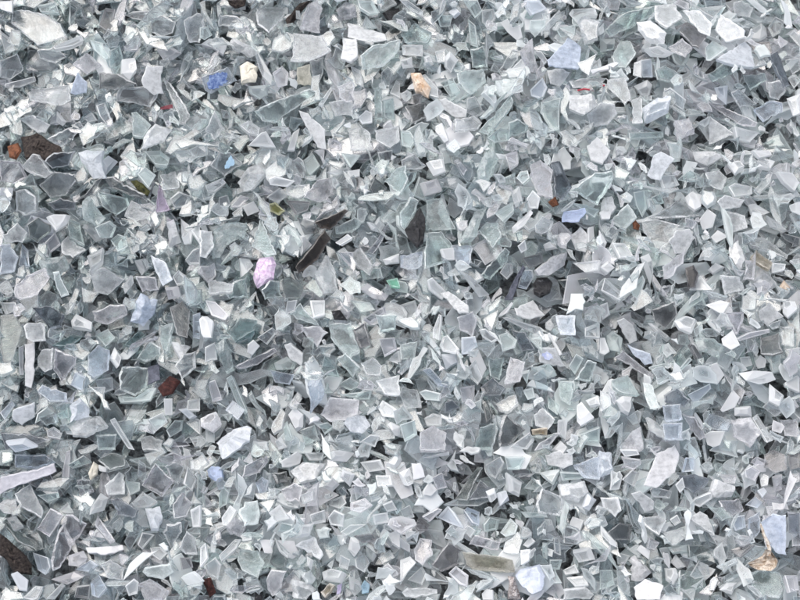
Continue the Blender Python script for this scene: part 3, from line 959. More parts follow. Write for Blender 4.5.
(400, 450): """
@bluechunk 460,500 480,475 560,455 580,500 570,560 530,575 490,545
@brownpane 250,410 400,425 450,440 460,490 290,478 265,460
@rimhex 545,220 570,148 650,190 655,240 640,262 555,250
w 635,135 740,120 755,165 720,205 650,180
Wb 755,175 790,200 760,245 735,230
W 95,160 120,125 150,160 125,185 95,180
wb 148,270 190,222 215,250 255,315 200,295
ckgr 220,195 310,65 330,70 270,200
ckbr 275,200 318,120 370,150 360,190
cr 340,60 400,25 415,50 380,115 350,100
cbr 255,240 270,225 320,245 318,300 290,290
dgr 400,330 440,270 470,300 460,335 420,345
dg 335,300 360,270 400,280 390,320 340,330
dl 275,380 300,340 400,370 395,405
dlr 55,400 80,350 130,360 130,420 90,460 60,440
cklr 130,460 195,370 245,400 230,460 165,490
dlr 195,490 225,460 275,500 270,545 240,535
w 10,570 30,550 150,555 150,575 60,590 20,585
W 325,575 345,555 370,560 372,600 330,600
W 670,310 690,265 735,280 720,320
wg 555,90 600,80 640,75 610,140 570,110
W 580,20 640,0 690,20 690,60 650,75 590,60
db 690,60 800,20 800,120 730,110
W 95,30 200,5 200,20 120,32
w 345,170 380,155 390,190 360,210
Wb 392,170 420,160 440,200 405,222
w 490,380 520,345 540,365 510,390
w 480,400 520,395 515,440 485,460
dg 570,370 590,375 590,440 570,430
c 615,350 640,340 645,420 620,410
w 665,510 740,500 755,540 700,545
w 655,562 745,550 780,580 760,600 655,600
w 650,480 700,455 715,490 660,500
ckl 60,300 80,265 120,300 110,320 75,320
dl 90,270 150,235 170,240 120,290
w 0,440 40,425 65,450 30,490 0,540
d 30,520 90,465 110,500 90,540
w 570,280 610,280 620,320 590,330
dr 250,320 270,300 300,320 280,350
W 0,350 40,380 40,410 0,390
w 430,90 490,130 480,190 440,170
@specklestone 430,505 455,510 485,600 430,600
dg 480,245 580,250 590,270 500,270
dg 640,90 730,95 740,115 650,125
dg 420,30 500,30 480,80 430,80
w 0,90 40,70 60,120 20,140
dl 130,110 170,90 190,150 150,160
d 0,240 40,220 60,270 20,280
w 690,400 760,390 780,440 720,450
dg 600,440 650,440 640,480 600,480
""",
(600, 450): """
@bigwhite 175,140 230,10 300,-20 320,20 300,90 225,155
W 450,165 465,115 540,155 530,185 465,192
W 125,175 160,165 218,205 215,240 180,250
d 200,160 215,148 290,165 280,195 210,190
@whitebrick 690,210 750,212 755,240 695,240
@blueslab 645,290 690,255 745,260 745,420 700,410 660,340
@leaf 640,300 655,330 680,410 700,450 690,480 640,475 600,460 655,445 665,420 645,340
@bigpane 590,500 640,475 720,490 740,540 720,590 650,590 610,550
Wl 120,430 140,420 205,490 165,525 125,520
Wl 135,545 180,515 255,540 240,600 145,600
W 145,400 160,380 200,405 195,440
W 280,450 300,420 340,470 310,480
W 355,270 400,245 430,260 460,345 380,290
clr 475,200 560,195 578,240 530,262 490,235
db 530,290 545,265 580,260 585,310 545,325
db 580,220 620,185 650,210 630,235
db 590,275 638,245 640,330 610,365 590,330
dr 170,270 235,260 265,280 235,340 180,300
ck 30,330 80,290 130,300 120,360 50,360
w 0,300 60,370 65,390 0,330
wr 0,190 70,190 85,240 60,270 10,230
w 65,430 85,412 120,425 100,455 70,458
w 255,470 300,470 310,500 290,540 260,520
cr 360,500 395,440 435,460 440,500 380,515
cgk 355,380 410,380 440,400 360,430
w 440,520 455,505 472,520 455,560 435,560
w 480,560 510,530 550,530 530,580
ckb 310,100 380,95 440,110 430,140 380,175 330,140
db 340,30 380,30 375,85 325,90
cklr 655,20 690,0 740,20 750,80 700,90 655,70
dl 580,80 610,65 645,85 620,125 585,110
w 640,120 655,95 675,105 670,140 645,145
Wb 630,160 655,148 670,165 650,190
dl 470,95 550,100 540,135 500,130
ckb 752,255 800,250 800,340 755,330
w 360,215 380,195 445,170 450,195 400,230
w 300,140 330,110 340,150 320,175
wb 0,0 50,10 60,90 0,110
w 80,0 150,0 160,20 100,30
w 280,280 310,260 325,290 300,305
d 250,330 330,310 350,350 290,385
dg 265,390 355,380 350,410 290,420
d 90,120 130,80 160,90 140,150
@blacklump4 770,420 800,400 810,430 780,445
ckl 520,400 590,370 620,380 560,430
dl 740,500 790,500 800,560 760,570
dg 0,480 50,480 60,540 0,560
cl 200,350 240,370 220,400 190,390
d 430,330 500,350 510,380 460,375
dl 690,110 730,100 730,160 700,170
ckl 750,20 800,10 800,70 760,80
""",
}
# key: (object name, style or material, category, label, short phrase used to point at it)
SPECIAL = {
'palebluechip': ('glass_shard', 'Wb+', 0, 'small pale blue chip pointing up between grey shards in the upper left', 'pale blue chip'),
'fan': ('glass_shard', 'W', 0, 'bright white fan-shaped shard left of the shard with the blue print', 'white fan-shaped shard'),
'redsliver': ('glass_sliver', 'red', 'glass sliver', 'dark red sliver half buried below the white fan-shaped shard', 'dark red sliver'),
'orangechip': ('bark_chip', 'rust', 'bark chip', 'orange-brown chip at the left edge beside the dark bark', 'orange-brown chip'),
'bark': ('bark_piece', 'bark', 'bark', 'dark brown piece of bark near the left edge', 'dark bark'),
'kite': ('glass_shard', 'cr', 0, 'clear kite-shaped shard with a bright rim near the top edge', 'rimmed kite-shaped shard'),
'whiteblock': ('glass_shard', 'W', 0, 'long white opaque block lying near the top, left of the black lump', 'long white block'),
'creamstone': ('pebble', 'cream', 'pebble', 'small cream pebble right of the shard with the blue print', 'cream pebble'),
'blueprint': ('glass_shard', 'db', 0, 'pale rectangular shard printed with a deep blue blot', 'blue-printed shard'),
'greenslab': ('glass_shard', 'cgr', 0, 'long pale green slab running up right beside the tall white blade', 'long green slab'),
'whiteblade': ('glass_shard', 'W', 0, 'tall white blade with a pointed tip beside the long green slab', 'tall white blade'),
'oatshard': ('glass_shard', 'oat', 0, 'dull cream-beige shard standing above the long green slab', 'beige shard'),
'darksplinter': ('wood_splinter', 'bark', 'splinter', 'dark grey-brown splinter slanting at the top edge', 'dark slanting splinter'),
'blacklumptop': ('stone', 'black', 'stone', 'black lump at the top edge right of the long white block', 'black lump at the top edge'),
'brownlump': ('stone', 'bark', 'stone', 'dark brown lump cut by the top edge of the picture', 'brown lump at the top edge'),
'bluetriangle': ('glass_shard', 'Wb+', 0, 'pale blue opaque triangle above the shard with the red streak', 'pale blue triangle'),
'whiterect': ('glass_shard', 'W', 0, 'white rectangular shard right of the tan stone near the top', 'white rectangle by the tan stone'),
'tanstone': ('stone', 'tan', 'stone', 'tan and cream stone in the upper middle of the heap', 'tan stone'),
'redthread': ('red_thread', 'redthread', 'thread', 'thin red thread caught between two white shards in the upper right', 'red thread'),
'paletriangle': ('glass_shard', 'Wb', 0, 'large bluish white triangular shard in the upper right corner area', 'bluish white triangle'),
'whitepair': ('glass_shard', 'Wb', 0, 'large bright white shard with a notch, right of the dark bark', 'large bright white shard'),
'darkblade': ('glass_shard', 'ckr', 0, 'dark blade-like shard with a white rim touching the olive scrap', 'dark rimmed blade'),
'olivescrap': ('plant_scrap', 'olive', 'plant scrap', 'dark olive green scrap at the tip of the dark rimmed blade', 'olive scrap'),
'lavtriangle': ('glass_shard', 'cl+', 0, 'narrow lavender triangle pointing up, right of the olive scrap', 'lavender triangle'),
'glassstick': ('glass_shard', 'wg', 0, 'straight pale green glass stick near the left edge above the white upright strip', 'pale green stick'),
'pink': ('pink_lump', 'pink', 'glass lump', 'pink crystalline lump left of the middle', 'pink lump'),
'smokyupper': ('glass_shard', 'smoky', 0, 'upper of two dark brown smoky blades right of the pink lump', 'upper smoky blade'),
'smokylower': ('glass_shard', 'smoky', 0, 'lower and longer of two dark smoky blades right of the pink lump', 'lower smoky blade'),
'bluefleck': ('glass_shard', 'cr', 0, 'clear pointed shard with a light blue fleck left of the upper middle', 'shard with light blue fleck'),
'olivechip': ('glass_shard', 'oliveg', 0, 'small yellow-olive chip above the two smoky blades', 'yellow-olive chip'),
'greenchip': ('glass_shard', 'greeng', 0, 'tiny bright green chip right of the smoky blades near the middle', 'bright green chip'),
'coal': ('stone', 'black', 'stone', 'rough black stone leaning in a gap near the middle of the heap', 'rough black stone'),
'bigkite': ('glass_shard', 'cgr', 0, 'large clear kite-shaped shard with bright rim above the light blue block', 'large rimmed kite shard'),
'bluestone': ('glass_shard', 'blue', 0, 'small light blue opaque block below the large rimmed kite shard', 'light blue block'),
'browncrumb': ('stone', 'rust', 'stone', 'brown crumb left of the light blue block', 'brown crumb'),
'blackstone': ('stone', 'black', 'stone', 'black stone with white specks right of the dark slate strip', 'white-specked black stone'),
'slate': ('slate_strip', 'slate', 'slate strip', 'narrow blue-black slate strip left of the white-specked black stone', 'slate strip'),
'ribbed': ('glass_shard', 'cgr', 0, 'ribbed grey-green shard just above the slate strip', 'ribbed grey-green shard'),
'whiterect2': ('glass_shard', 'W', 0, 'bright white rectangular shard exactly in the middle of the picture', 'white rectangle in the middle'),
'bluerect': ('glass_shard', 'Wb', 0, 'bluish white rectangular shard right of the large rimmed kite shard', 'bluish white rectangle'),
'rustbit': ('rust_flake', 'rust', 'rust flake', 'small rust-brown flake below the bluish white rectangle', 'rust flake'),
'brownglass': ('glass_shard', 'brownglass', 0, 'pale brown glass shard near the right edge above the tan chip', 'pale brown shard'),
'tanchip': ('stone', 'tan', 'stone', 'small tan chip with rusty edge near the right edge', 'small tan chip'),
'blackglass': ('glass_shard', 'blackglass', 0, 'black glassy shard in the right part among bright white shards', 'black glassy shard'),
'whitestick': ('white_strip', 'ceramic', 'white strip', 'upright opaque white strip near the left edge', 'white upright strip'),
'bluewhite': ('glass_shard', 'Wb+', 0, 'glossy blue-white shard above the rimmed box-shaped shard on the left', 'glossy blue-white shard'),
'rimmedbox': ('glass_shard', 'cgr+', 0, 'clear box-shaped shard with thick bright rim left of the dark red scrap', 'box-shaped rimmed shard'),
'whitetri': ('glass_shard', 'W', 0, 'small white triangle pointing down above the dark red scrap', 'small white triangle'),
'teal': ('glass_shard', 'tealg', 0, 'dark teal wedge right of the white upright strip', 'teal wedge'),
'teal2': ('glass_shard', 'tealg', 0, 'dark teal shard below the glossy blue-white shard', 'dark teal shard'),
'redscrap': ('plant_scrap', 'darkred', 'plant scrap', 'dark red-brown scrap in a shadowed gap on the left', 'dark red scrap'),
'slatebit': ('slate_chip', 'slate', 'slate chip', 'grey-blue slate chip between the box-shaped rimmed shard and the dark red scrap', 'slate chip'),
'teal3': ('glass_shard', 'tealg', 0, 'dark blue-green shard right of the small white triangle', 'blue-green shard'),
'whitealmond': ('glass_shard', 'W', 0, 'white almond-shaped shard left of the middle, below the smoky blades', 'white almond'),
'lavplate': ('glass_shard', 'wl', 0, 'large pale lavender six-sided plate below the white almond', 'lavender plate'),
'bluepale': ('glass_shard', 'Wb', 0, 'large bluish white oblong shard above the pale blue crumb', 'bluish white oblong'),
'blacklump2': ('stone', 'black', 'stone', 'small black lump right of the blue-green shard', 'small black lump'),
'bluestain': ('glass_shard', 'W', 0, 'white shard with a faint blue stain right of centre', 'blue-stained white shard'),
'ribblue': ('glass_shard', 'ckb', 0, 'ribbed blue-grey shard left of the blue-stained white shard', 'ribbed blue-grey shard'),
'rimfish': ('glass_shard', 'cr+', 0, 'clear shard with white rim above the dark rimmed triangle', 'white-rimmed shard'),
'darktri': ('glass_shard', 'ckr+', 0, 'dark see-through triangle with a bright rim left of the amber chip', 'dark rimmed triangle'),
'amber': ('glass_shard', 'amber', 0, 'small amber-brown chip right of the dark rimmed triangle', 'amber chip'),
'bluewedge': ('glass_shard', 'Wb+', 0, 'pale blue wedge lying in a dark gap right of centre', 'pale blue wedge'),
'whitebar': ('white_bar', 'ceramicl', 'white bar', 'long white opaque bar reaching in from the left edge', 'long white bar'),
'bigblade': ('glass_shard', 'clr+', 0, 'large clear blade with bright rim standing in the lower left', 'large rimmed blade'),
'whitesliver': ('white_strip', 'ceramic', 'white strip', 'jagged horizontal white strip right of the large rimmed blade', 'jagged white strip'),
'rimwedge': ('glass_shard', 'cr+', 0, 'small clear wedge with thick bright rim in the lower left', 'thick-rimmed wedge'),
'oval': ('glass_shard', 'wg', 0, 'pale oval shard near the bottom right of the jagged white strip', 'pale oval shard'),
'darkwood': ('wood_piece', 'bark', 'wood', 'dark purple-grey piece of wood at the lower left edge', 'dark wood'),
'paper': ('paper_scrap', 'cream', 'paper scrap', 'torn cream paper scrap right of the long white bar', 'cream paper scrap'),
'bluecrumb': ('glass_shard', 'blue', 0, 'pale blue crumb below the bluish white oblong shard', 'pale blue crumb'),
'rimsquare': ('glass_shard', 'ckr+', 0, 'tiny square shard with bright white rim right of the pale blue crumb', 'tiny rimmed square'),
'whitetri2': ('glass_shard', 'wr', 0, 'pale triangle with bright rim in the bottom middle', 'pale rimmed triangle'),
'tealcrumb': ('glass_shard', 'teal', 0, 'small teal crumb near the bottom edge left of centre', 'teal crumb'),
'violet': ('glass_shard', 'violet', 0, 'tiny violet chip left of the teal crumb', 'violet chip'),
'oliveglass': ('glass_shard', 'brownglass', 0, 'olive-brown chip near the bottom edge left of the violet chip', 'olive-brown chip'),
'redpiece': ('plant_scrap', 'darkred', 'plant scrap', 'dark red scrap near the bottom edge on the left', 'dark red piece at the bottom'),
'blacklump3': ('stone', 'black', 'stone', 'black lump cut by the bottom edge left of centre', 'black lump at the bottom edge'),
'bluechunk': ('glass_shard', 'bluewhite', 0, 'blue and white chunk at the bottom right of centre', 'blue-white chunk'),
'brownpane': ('glass_shard', 'brownpane', 0, 'long grey-brown pane left of the blue-white chunk', 'grey-brown pane'),
'rimhex': ('glass_shard', 'cr+', 0, 'five-sided clear shard with thick rim above right of the blue-white chunk', 'five-sided rimmed shard'),
'specklestone': ('stone', 'speckle', 'stone', 'speckled brownish stone at the bottom beside the blue-white chunk', 'speckled stone'),
'bigwhite': ('glass_shard', 'Wl', 0, 'largest white plate, leaning in the lower right', 'largest white plate'),
'whitebrick': ('white_block', 'ceramic', 'white block', 'small white brick-shaped piece above the blue-tinted slab on the right', 'small white brick'),
'blueslab': ('glass_shard', 'blueslab', 0, 'upright bluish white slab behind the dried leaf', 'upright bluish slab'),
'leaf': ('dried_leaf', 'leaf', 'leaf', 'curled tan dried leaf in the lower right', 'dried leaf'),
'bigpane': ('glass_shard', 'cgr+', 0, 'large clear pane with bright rim below the dried leaf', 'large pane below the leaf'),
'blacklump4': ('stone', 'black', 'stone', 'black lump at the right edge beside the dried leaf', 'black lump at the right edge'),
}

# ------------------------------------------------------------------ opaque materials of the odd pieces
def solid(name, ca, cb, scale=300, rough=.8, dist=.0008, spec=.3, third=None):
    m, n, l = new_mat(name)
    geo = n.new("ShaderNodeNewGeometry"); f = noise(n, l, geo.outputs['Position'], scale, 5, .7)
    cr = n.new("ShaderNodeValToRGB"); l.new(f, cr.inputs[0])
    cr.color_ramp.elements[0].position = .36; cr.color_ramp.elements[1].position = .64
    cr.color_ramp.elements[0].color = (*ca, 1); cr.color_ramp.elements[1].color = (*cb, 1)
    if third: e = cr.color_ramp.elements.new(.72); e.color = (*third, 1)
    b = n.new("ShaderNodeBsdfPrincipled"); b.inputs['Roughness'].default_value = rough
    b.inputs['Specular IOR Level'].default_value = spec
    l.new(cr.outputs[0], b.inputs['Base Color'])
    bp = n.new("ShaderNodeBump"); bp.inputs['Distance'].default_value = dist; l.new(f, bp.inputs['Height']); l.new(bp.outputs[0], b.inputs['Normal'])
    o = n.new("ShaderNodeOutputMaterial"); l.new(b.outputs[0], o.inputs['Surface'])
    return m
SOLID = {
 'red': solid('red_glass', (.10, .02, .03), (.22, .05, .07), 300, .3),
 'redthread': solid('red_thread', (.35, .03, .06), (.5, .08, .1), 900, .7),
 'rust': solid('rust', (.07, .03, .018), (.26, .11, .06), 350, .9),
 'bark': solid('bark', (.012, .010, .010), (.085, .068, .06), 480, .9, .002),
 'cream': solid('cream_stone', (.55, .52, .44), (.75, .71, .62), 200),
 'tan': solid('tan_stone', (.45, .30, .19), (.78, .68, .58), 160, .8, .0015),
 'black': solid('black_stone', (.006, .006, .007), (.045, .045, .05), 330, .6, .002, .5, (.45, .45, .47)),
 'olive': solid('olive_scrap', (.012, .014, .006), (.09, .09, .03), 300, .8),
 'slate': solid('slate', (.05, .055, .075), (.14, .15, .19), 300, .6, .001),
 'ceramic': solid('white_ceramic', (.50, .50, .51), (.66, .66, .67), 210, .5, .0006),
 'ceramicl': solid('lilac_white_ceramic', (.48, .47, .51), (.63, .62, .66), 210, .55, .0006),
 'darkred': solid('dark_red_scrap', (.015, .008, .008), (.10, .035, .03), 420, .8, .002),
 'speckle': solid('speckled_stone', (.12, .09, .085), (.62, .58, .57), 480, .8, .001),
 'leaf': solid('dry_leaf', (.36, .25, .16), (.84, .79, .72), 380, .95, .0012),
 'bluepaint': solid('blue_print', (.04, .08, .25), (.27, .36, .56), 420, .5, .0002, .3, (.75, .8, .88)),
 'lightblue': solid('light_blue_fleck', (.36, .55, .72), (.5, .68, .82), 300, .5),
 'stain': solid('blue_stain', (.42, .48, .78), (.78, .80, .88), 260, .6),
 'pink': solid('pink_mineral', (.60, .40, .62), (.86, .76, .87), 400, .5, .0015, .5),
}
GTINT = {'oat': (.72, .69, .56, .75), 'smoky': (.36, .32, .29, .10), 'tealg': (.40, .53, .54, .16), 'blue': (.58, .70, .95, .85),
 'bluewhite': (.80, .86, .98, .75), 'amber': (.62, .52, .36, .45), 'brownglass': (.60, .55, .45, .35), 'brownpane': (.55, .54, .47, .3),
 'blackglass': (.10, .10, .12, .10), 'greeng': (.45, .80, .66, .4), 'oliveg': (.60, .60, .30, .4), 'teal': (.36, .62, .78, .75),
 'violet': (.60, .52, .80, .7), 'blueslab': (.80, .87, .98, .72)}

def style_params(st):
    if st in GTINT: return np.array(GTINT[st]), False
    base = {'c': .04, 'd': .17, 'w': .44, 'W': .78}[st[0]]
    c = np.array((.95, .963, .966))
    if 'g' in st: c = np.array((.90, .953, .947))
    if 'l' in st: c = np.array((.94, .936, .953)) if '+' not in st or 'r' in st else np.array((.84, .77, .87))
    if 'b' in st: c = np.array((.90, .94, .985)) if '+' not in st else np.array((.78, .87, 1.0))
    if 'k' in st: c = c * .70
    if st[0] == 'W': c = c * .88
    return np.array([*c, np.clip(base * rng.uniform(.8, 1.2), .03, 1)]), 'r' in st

# ------------------------------------------------------------------ pieces traced from the photograph
def inside(poly, X, Y):
    r = np.zeros(X.shape, bool); n = len(poly)
    for k in range(n):
        (x1, y1), (x2, y2) = poly[k], poly[(k + 1) % n]
        c = ((y1 > Y) != (y2 > Y)) & (X < (x2 - x1) * (Y - y1) / ((y2 - y1) if y2 != y1 else 1e-12) + x1)
        r ^= c
    return r
CP = np.array(cam_pos)
def rays(px):
    return np.array([pixel_ray(x, y) for x, y in px])
def cells(poly):
    i0, i1 = int((poly[:, 0].min() + HX) / CELL), int((poly[:, 0].max() + HX) / CELL) + 2
    j0, j1 = int((poly[:, 1].min() + HY) / CELL), int((poly[:, 1].max() + HY) / CELL) + 2
    i0, j0, i1, j1 = max(i0, 0), max(j0, 0), min(i1, NX), min(j1, NY)
    X, Y = np.meshgrid(XS[i0:i1], YS[j0:j1], indexing='ij')
    return (slice(i0, i1), slice(j0, j1)), X, Y, inside(poly, X, Y)

def settle(px, t, maxtilt=.55, jitter=.10):
    """lay an outline (photo pixels) of thickness t on the heap: plane point, normal, 3-D outline of its upper face"""
    D = rays(px); c = np.array(px).mean(0)
    z = Z0
    P = CP + D * ((z - CP[2]) / D[:, 2])[:, None]
    sl, X, Y, ok = cells(P[:, :2]); h = H[sl]
    z = float(h[ok].mean()) if ok.any() else Z0
    P = CP + D * ((z - CP[2]) / D[:, 2])[:, None]
    sl, X, Y, ok = cells(P[:, :2]); h = H[sl]
    nrm = np.array([0, 0, 1.])
    if ok.sum() > 8:
        A = np.stack([X[ok] - X[ok].mean(), Y[ok] - Y[ok].mean(), np.ones(ok.sum())], 1)
        co = np.linalg.lstsq(A, h[ok], rcond=None)[0]; nrm = np.array([-co[0], -co[1], 1.])
    nrm[:2] += rng.normal(0, jitter, 2)
    m = np.hypot(nrm[0], nrm[1]); lim = math.tan(maxtilt)
    if m > lim: nrm[:2] *= lim / m
    nrm /= np.linalg.norm(nrm)
    q = np.array([P[:, 0].mean(), P[:, 1].mean(), z + t])
    for _ in range(3):
        P = CP + D * (((q - CP) @ nrm) / (D @ nrm))[:, None]
        q = P.mean(0)
        sl, X, Y, ok = cells(P[:, :2])
        if not ok.any(): break
        top = q[2] - ((X - q[0]) * nrm[0] + (Y - q[1]) * nrm[1]) / nrm[2]
        need = (H[sl] - (top - t / nrm[2]))[ok]
        q = q + np.array([0, 0, np.percentile(need, 99) if len(need) else 0])
    P = CP + D * (((q - CP) @ nrm) / (D @ nrm))[:, None]
    q = P.mean(0)
    return P, nrm, t
def mark(P, nrm):
    q = P.mean(0); sl, X, Y, ok = cells(P[:, :2])
    top = q[2] - ((X - q[0]) * nrm[0] + (Y - q[1]) * nrm[1]) / nrm[2]
    h = H[sl]; h[ok] = np.maximum(h[ok], top[ok]); HERO[sl] |= ok

def basis(nrm):
    u = np.cross(np.array([0, 1., 0]), nrm); u /= np.linalg.norm(u); return u, np.cross(nrm, u)
def ccw(p):
    a = np.sum(p[:, 0] * np.roll(p[:, 1], -1) - np.roll(p[:, 0], -1) * p[:, 1])
    return p if a > 0 else p[::-1]
def refine(p, seg=.0026, jit=.00024):
    out = []
    n = len(p)
    for k in range(n):
        a, b = p[k], p[(k + 1) % n]; L = np.linalg.norm(b - a); m = max(1, int(L / seg))
        nr = np.array([-(b - a)[1], (b - a)[0]]) / (L + 1e-9)
        bow = rng.normal(0, .03) * L
        for i in range(m):
            f = i / m
            q = a + (b - a) * f + nr * bow * 4 * f * (1 - f) * .5
            if i: q = q + nr * (rng.normal(0, jit) + (abs(rng.normal(0, .0006)) if rng.random() < .16 else 0))
            else: q = q + rng.normal(0, jit, 2)
            out.append(q)
    return np.array(out)
def inset(p, d):
    e = np.roll(p, -1, 0) - p; e /= np.linalg.norm(e, axis=1, keepdims=True) + 1e-12
    nr = np.stack([-e[:, 1], e[:, 0]], 1); v = nr + np.roll(nr, 1, 0); v /= np.linalg.norm(v, axis=1, keepdims=True) + 1e-9
    return p + v * d
from mathutils.geometry import tessellate_polygon
def tess(p):
    return [tuple(t) for t in tessellate_polygon([[Vector((x, y, 0)) for x, y in p]])]

def shard_mesh(p, t, cham, chunk, rimk):
    """p: outline of the upper face (plane coordinates). Returns verts (plane frame, top at 0), tris, edge flags"""
    n = len(p); c = p.mean(0)
    R = np.linalg.norm(p - c, axis=1).mean()
    ch = np.minimum(cham * rng.uniform(.55, 1.5, (n, 1)), R * .3)
    rings = []
    sl = rng.uniform(.82, .98)
    zb = -t + 0 * ch
    rings.append(np.hstack([c + (p - c) * sl * .94, zb]))
    rings.append(np.hstack([c + (p - c) * sl, zb + min(cham, t * .25)]))
    rings.append(np.hstack([p, -ch * rng.uniform(.5, .9)]))
    if chunk:
        g = rng.normal(0, .28, 2); k = rng.uniform(.45, .75)
        cc = c + rng.normal(0, R * .16, 2)
        r3 = cc + (p - c) * (k + rng.normal(0, .03, (n, 1)))
        z3 = np.full((n, 1), t * .30) + ((r3 - cc) @ g)[:, None] * .8
        rings[2][:, 2:] -= t * .18
        rings.append(np.hstack([r3, z3]))
    else:
        pi = inset(p, ch); 
        bow = rng.normal(0, .25)            # bottle glass is a little curved
        rings.append(np.hstack([pi, 0 * ch]))
    r3 = rings[3]; cc = r3.mean(0); k4 = rng.uniform(.5, .72) * (1 + rng.normal(0, .06, (n, 1)))
    r4 = cc + (r3 - cc) * k4; r4[:, 2] -= (abs(rng.normal(0, .05)) * t if not chunk else 0)
    rings.append(r4)
    V = np.concatenate(rings); W = np.concatenate([np.ones(4 * n), np.zeros(n)])
    T, E = [], []
    cap = tess(r4[:, :2])
    for a, b, d in cap:
        A, B, Dd = r4[a, :2], r4[b, :2], r4[d, :2]
        s = (B[0] - A[0]) * (Dd[1] - A[1]) - (B[1] - A[1]) * (Dd[0] - A[0])
        if s < 0: b, d = d, b
        T.append((4 * n + a, 4 * n + b, 4 * n + d)); E.append(.0); T.append((a, d, b)); E.append(0.)
    ev = (.5, .2, (rimk if not chunk else .06), 0.)
    ph, fq = rng.uniform(0, 6.28), rng.uniform(.15, .5)
    for r in range(4):
        for k in range(n):
            a, b = r * n + k, r * n + (k + 1) % n
            T += [(a, b, b + n), (a, b + n, a + n)]; E += [ev[r] * rng.uniform(.8, 1.1) * (.35 + .7 * abs(math.sin(ph + fq * min(k, n - k))))] * 2
    return V, np.array(T), np.array(E), W

def lump_mesh(p, t, rough=.12, top=.55):
    """rounded irregular stone with the given outline"""
    n = len(p); c = p.mean(0); R = np.linalg.norm(p - c, axis=1).mean(); rings = []
    for k, z in ((.55, -t), (.9, -t * .7), (1., -t * .25), (.86, t * .15), (.55, t * top), (.2, t * top * 1.15)):
        rings.append(np.hstack([c + (p - c) * (k * (1 + (rng.normal(0, rough * .5, (n, 1)) if k < .95 else 0))), z + rng.normal(0, rough * t, (n, 1))]))
    V = np.concatenate(rings); T = []
    for r in range(5):
        for k in range(n):
            a, b = r * n + k, r * n + (k + 1) % n; T += [(a, b, b + n), (a, b + n, a + n)]
    for k in range(1, n - 1): T += [(0, k + 1, k), (5 * n, 5 * n + k, 5 * n + k + 1)]
    return V, np.array(T), np.zeros(len(T))

def patch(parent, name, px, P, nrm, mat, lift=.00035):
    """thin coloured film lying on the upper face of a shard"""
    D = rays(px); q = P.mean(0) + nrm * lift
    W = CP + D * (((q - CP) @ nrm) / (D @ nrm))[:, None]
    u, v = basis(nrm); p = ccw(np.stack([(W - q) @ u, (W - q) @ v], 1)); p = refine(p, .0012, .0004)
    n = len(p); V = np.concatenate([np.hstack([p, np.full((n, 1), -.0003)]), np.hstack([p, np.zeros((n, 1))])])
    T = []
    for a, b, d in tess(p):
        s = (p[b] - p[a])[0] * (p[d] - p[a])[1] - (p[b] - p[a])[1] * (p[d] - p[a])[0]
        if s < 0: b, d = d, b
        T += [(n + a, n + b, n + d), (a, d, b)]
    for k in range(n):
        k2 = (k + 1) % n; T += [(k, k2, k2 + n), (k, k2 + n, k + n)]
    B = np.stack([u, v, nrm]); Wv = q + V @ B - np.array(parent.location)
    T = np.array(T); o = tri_obj(name, Wv, T, np.zeros(len(T)), None, mat, parent)
    return o

entries = []
for (ox, oy), block in TILES.items():
    for line in block.strip().splitlines():
        f = line.split(); px = [(ox + float(a.split(',')[0]) / 4, oy + float(a.split(',')[1]) / 4) for a in f[1:]]
        A = np.array(px); ar = abs(np.sum(A[:, 0] * np.roll(A[:, 1], -1) - np.roll(A[:, 0], -1) * A[:, 1])) / 2
        key = f[0][1:] if f[0][0] == '@' else None
        entries.append(dict(px=px, area=ar, key=key, style=SPECIAL[key][1] if key else f[0], c=A.mean(0)))
glass = [e for e in entries if not e['key'] or SPECIAL[e['key']][0] == 'glass_shard']
glass.sort(key=lambda e: (e['key'] is None, -e['area']))
for k, e in enumerate(glass): e['own'] = k < 300

# ------------------------------------------------------------------ fill, then the traced pieces, then crumbs in the gaps
import time; T0 = time.time()
mass = Mass()
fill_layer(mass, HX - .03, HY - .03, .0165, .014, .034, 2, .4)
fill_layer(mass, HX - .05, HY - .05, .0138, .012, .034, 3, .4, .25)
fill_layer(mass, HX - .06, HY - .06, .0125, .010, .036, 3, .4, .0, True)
print("fill", time.time() - T0, len(mass.V), H[NX//2-200:NX//2+200, NY//2-150:NY//2+150].mean())

